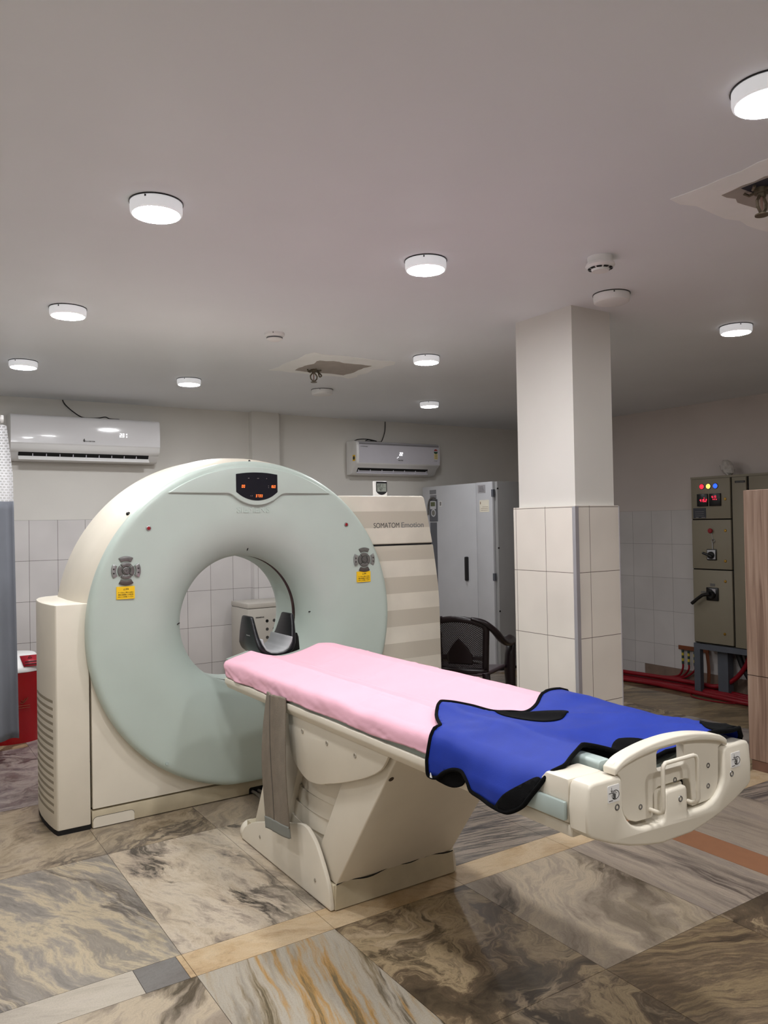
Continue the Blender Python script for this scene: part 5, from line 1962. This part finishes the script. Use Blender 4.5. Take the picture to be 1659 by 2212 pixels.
# ================================================================ CURTAIN AND BIN
b = B()
b.tube([(XL + 0.005, 5.0, 2.064), (0.628, 5.0, 2.064)], 0.016, 12)
b.lathe((0.628, 5.0, 2.064), 'x', [(0, 0.016), (0.022, 0.014), (0.022, 0.0), (0, 0)], 16)
b.tube([(0.60, 5.0, 2.07), (0.60, 5.0, ZC - 0.004)], 0.008, 8)
b.cyl((0.60, 5.0, ZC - 0.006), 'z', 0.03, 0.005, 16)
tag(build('curtain_rail', b, WHITE, sharp=50, origin=(0.0, 5.0, 2.05)), 'white curtain rail ending at the left edge of the photo', 'rail')
CU = thing('hospital_curtain', (0.2, 5.0, 0.2), 'grey hospital curtain with a white net top at the left edge of the photo', 'curtain')
def cur(a, z):
    r_ = 0.690 + 0.020 * (2.02 - z) / 1.8 - 0.030 * max(0, (z - 1.75) / 0.3)
    x = -0.75 + (r_ + 0.75) * a
    y = 5.0 + 0.035 * math.sin(a * 34) + 0.012 * math.sin(a * 71 + 1) * (1 + 0.4 * (2 - z))
    return (x, y, z)
b = B()
b.grid(lambda a, c: cur(a, 0.205 + c * (1.588 - 0.205) + 0.0), 150, 30)
build('cloth', b, CURTG, CU, sharp=180, solid=0.003)
b = B()
b.grid(lambda a, c: cur(a, 1.586 + c * (2.012 - 1.586 + 0.03 * math.sin(a * 34))), 150, 14)
build('net_top', b, CURTN, CU, sharp=180)
b = B()
for k in range(9):
    x = 0.60 - 0.15 * k
    b.tube([(x, 5.0 + 0.024 * math.cos(a), 2.050 + 0.030 * math.sin(a)) for a in [i * 0.5236 for i in range(12)]], 0.003, 6, closed=True)
build('rings', b, WHITE, CU)
BN = thing('waste_bin', (0.80, 5.86, 0), 'red clinical waste bin with a white lid behind the curtain', 'bin')
def rbox(x0, x1, y0, y1, r):
    return rrect(x0, x1, y0, y1, min(r * 2.2, (x1 - x0) / 2.05, (y1 - y0) / 2.05), 8)
b = B()
L0, L1 = rbox(0.635, 0.965, 5.72, 6.02, 0.06), rbox(0.61, 0.99, 5.70, 6.05, 0.07)
vs = [(x, y, 0.0) for x, y in L0] + [(x, y, 0.44) for x, y in L1] + [(x - 0.0, y, 0.47) for x, y in rbox(0.602, 0.998, 5.692, 6.058, 0.075)]
n = len(L0)
fs = [tuple(range(n - 1, -1, -1))]
for k in (0, 1):
    for i in range(n):
        fs.append((k * n + i, k * n + (i + 1) % n, (k + 1) * n + (i + 1) % n, (k + 1) * n + i))
fs.append(tuple(range(2 * n, 3 * n)))
b.add(vs, fs)
bb = build('bin_body', b, BINRED, BN, sharp=40)
b = B()
La, Lb, Lc = rbox(0.598, 1.002, 5.688, 6.062, 0.08), rbox(0.606, 0.994, 5.695, 6.055, 0.08), rbox(0.66, 0.94, 5.78, 6.03, 0.06)
vs = [(x, y, 0.470) for x, y in La] + [(x, y, 0.500) for x, y in Lb] + [(x, y, 0.575) for x, y in Lc]
fs = [tuple(range(n - 1, -1, -1))]
for k in (0, 1):
    for i in range(n):
        fs.append((k * n + i, k * n + (i + 1) % n, (k + 1) * n + (i + 1) % n, (k + 1) * n + i))
fs.append(tuple(range(2 * n, 3 * n)))
b.add(vs, fs)
b.bev(0.008, 2, 20)
lid = build('lid', b, WHITE, BN, sharp=40)
b = B()
def lid_face(x, t):
    return (x, 5.695 + t * 0.085 - 0.004, 0.500 + t * 0.075 + 0.0035)
b.add([lid_face(0.84, 0.08), lid_face(0.95, 0.08), lid_face(0.935, 0.92), lid_face(0.825, 0.92), ], [(0, 1, 2, 3)])
build('lid_label', b, BINLABEL, lid, solid=0.002)
b = B()
for k in range(2):
    t = 0.22 + 0.2 * k
    p0, p1 = lid_face(0.85, t), lid_face(0.935, t)
    b.tube([(p0[0], p0[1] - 0.002, p0[2] + 0.001), (p1[0], p1[1] - 0.002, p1[2] + 0.001)], 0.003, 6)
p0 = lid_face(0.885, 0.68)
for k in range(3):
    a = math.radians(90 + 120 * k)
    b.lathe((p0[0] + 0.008 * math.cos(a), p0[1] - 0.003, p0[2] + 0.008 * math.sin(a)), 'y', [(0.0055, 0), (0.0085, 0.0), (0.0085, 0.002)], 12)
build('label_print', b, INK, lid)
b = B()
b.tube([(0.80, 5.699, 0.238), (0.875, 5.699, 0.238), (0.875, 5.699, 0.252), (0.80, 5.699, 0.252)], 0.0018, 6, closed=True)
b.tube(smooth_path([(0.815, 5.7005, 0.275), (0.83, 5.7005, 0.268), (0.85, 5.7005, 0.285), (0.862, 5.7005, 0.302)], 4), 0.0022, 6)
b.tube(smooth_path([(0.822, 5.7005, 0.290), (0.835, 5.7005, 0.280), (0.848, 5.7005, 0.300)], 4), 0.002, 6)
build('emblem', b, COPPER, bb)
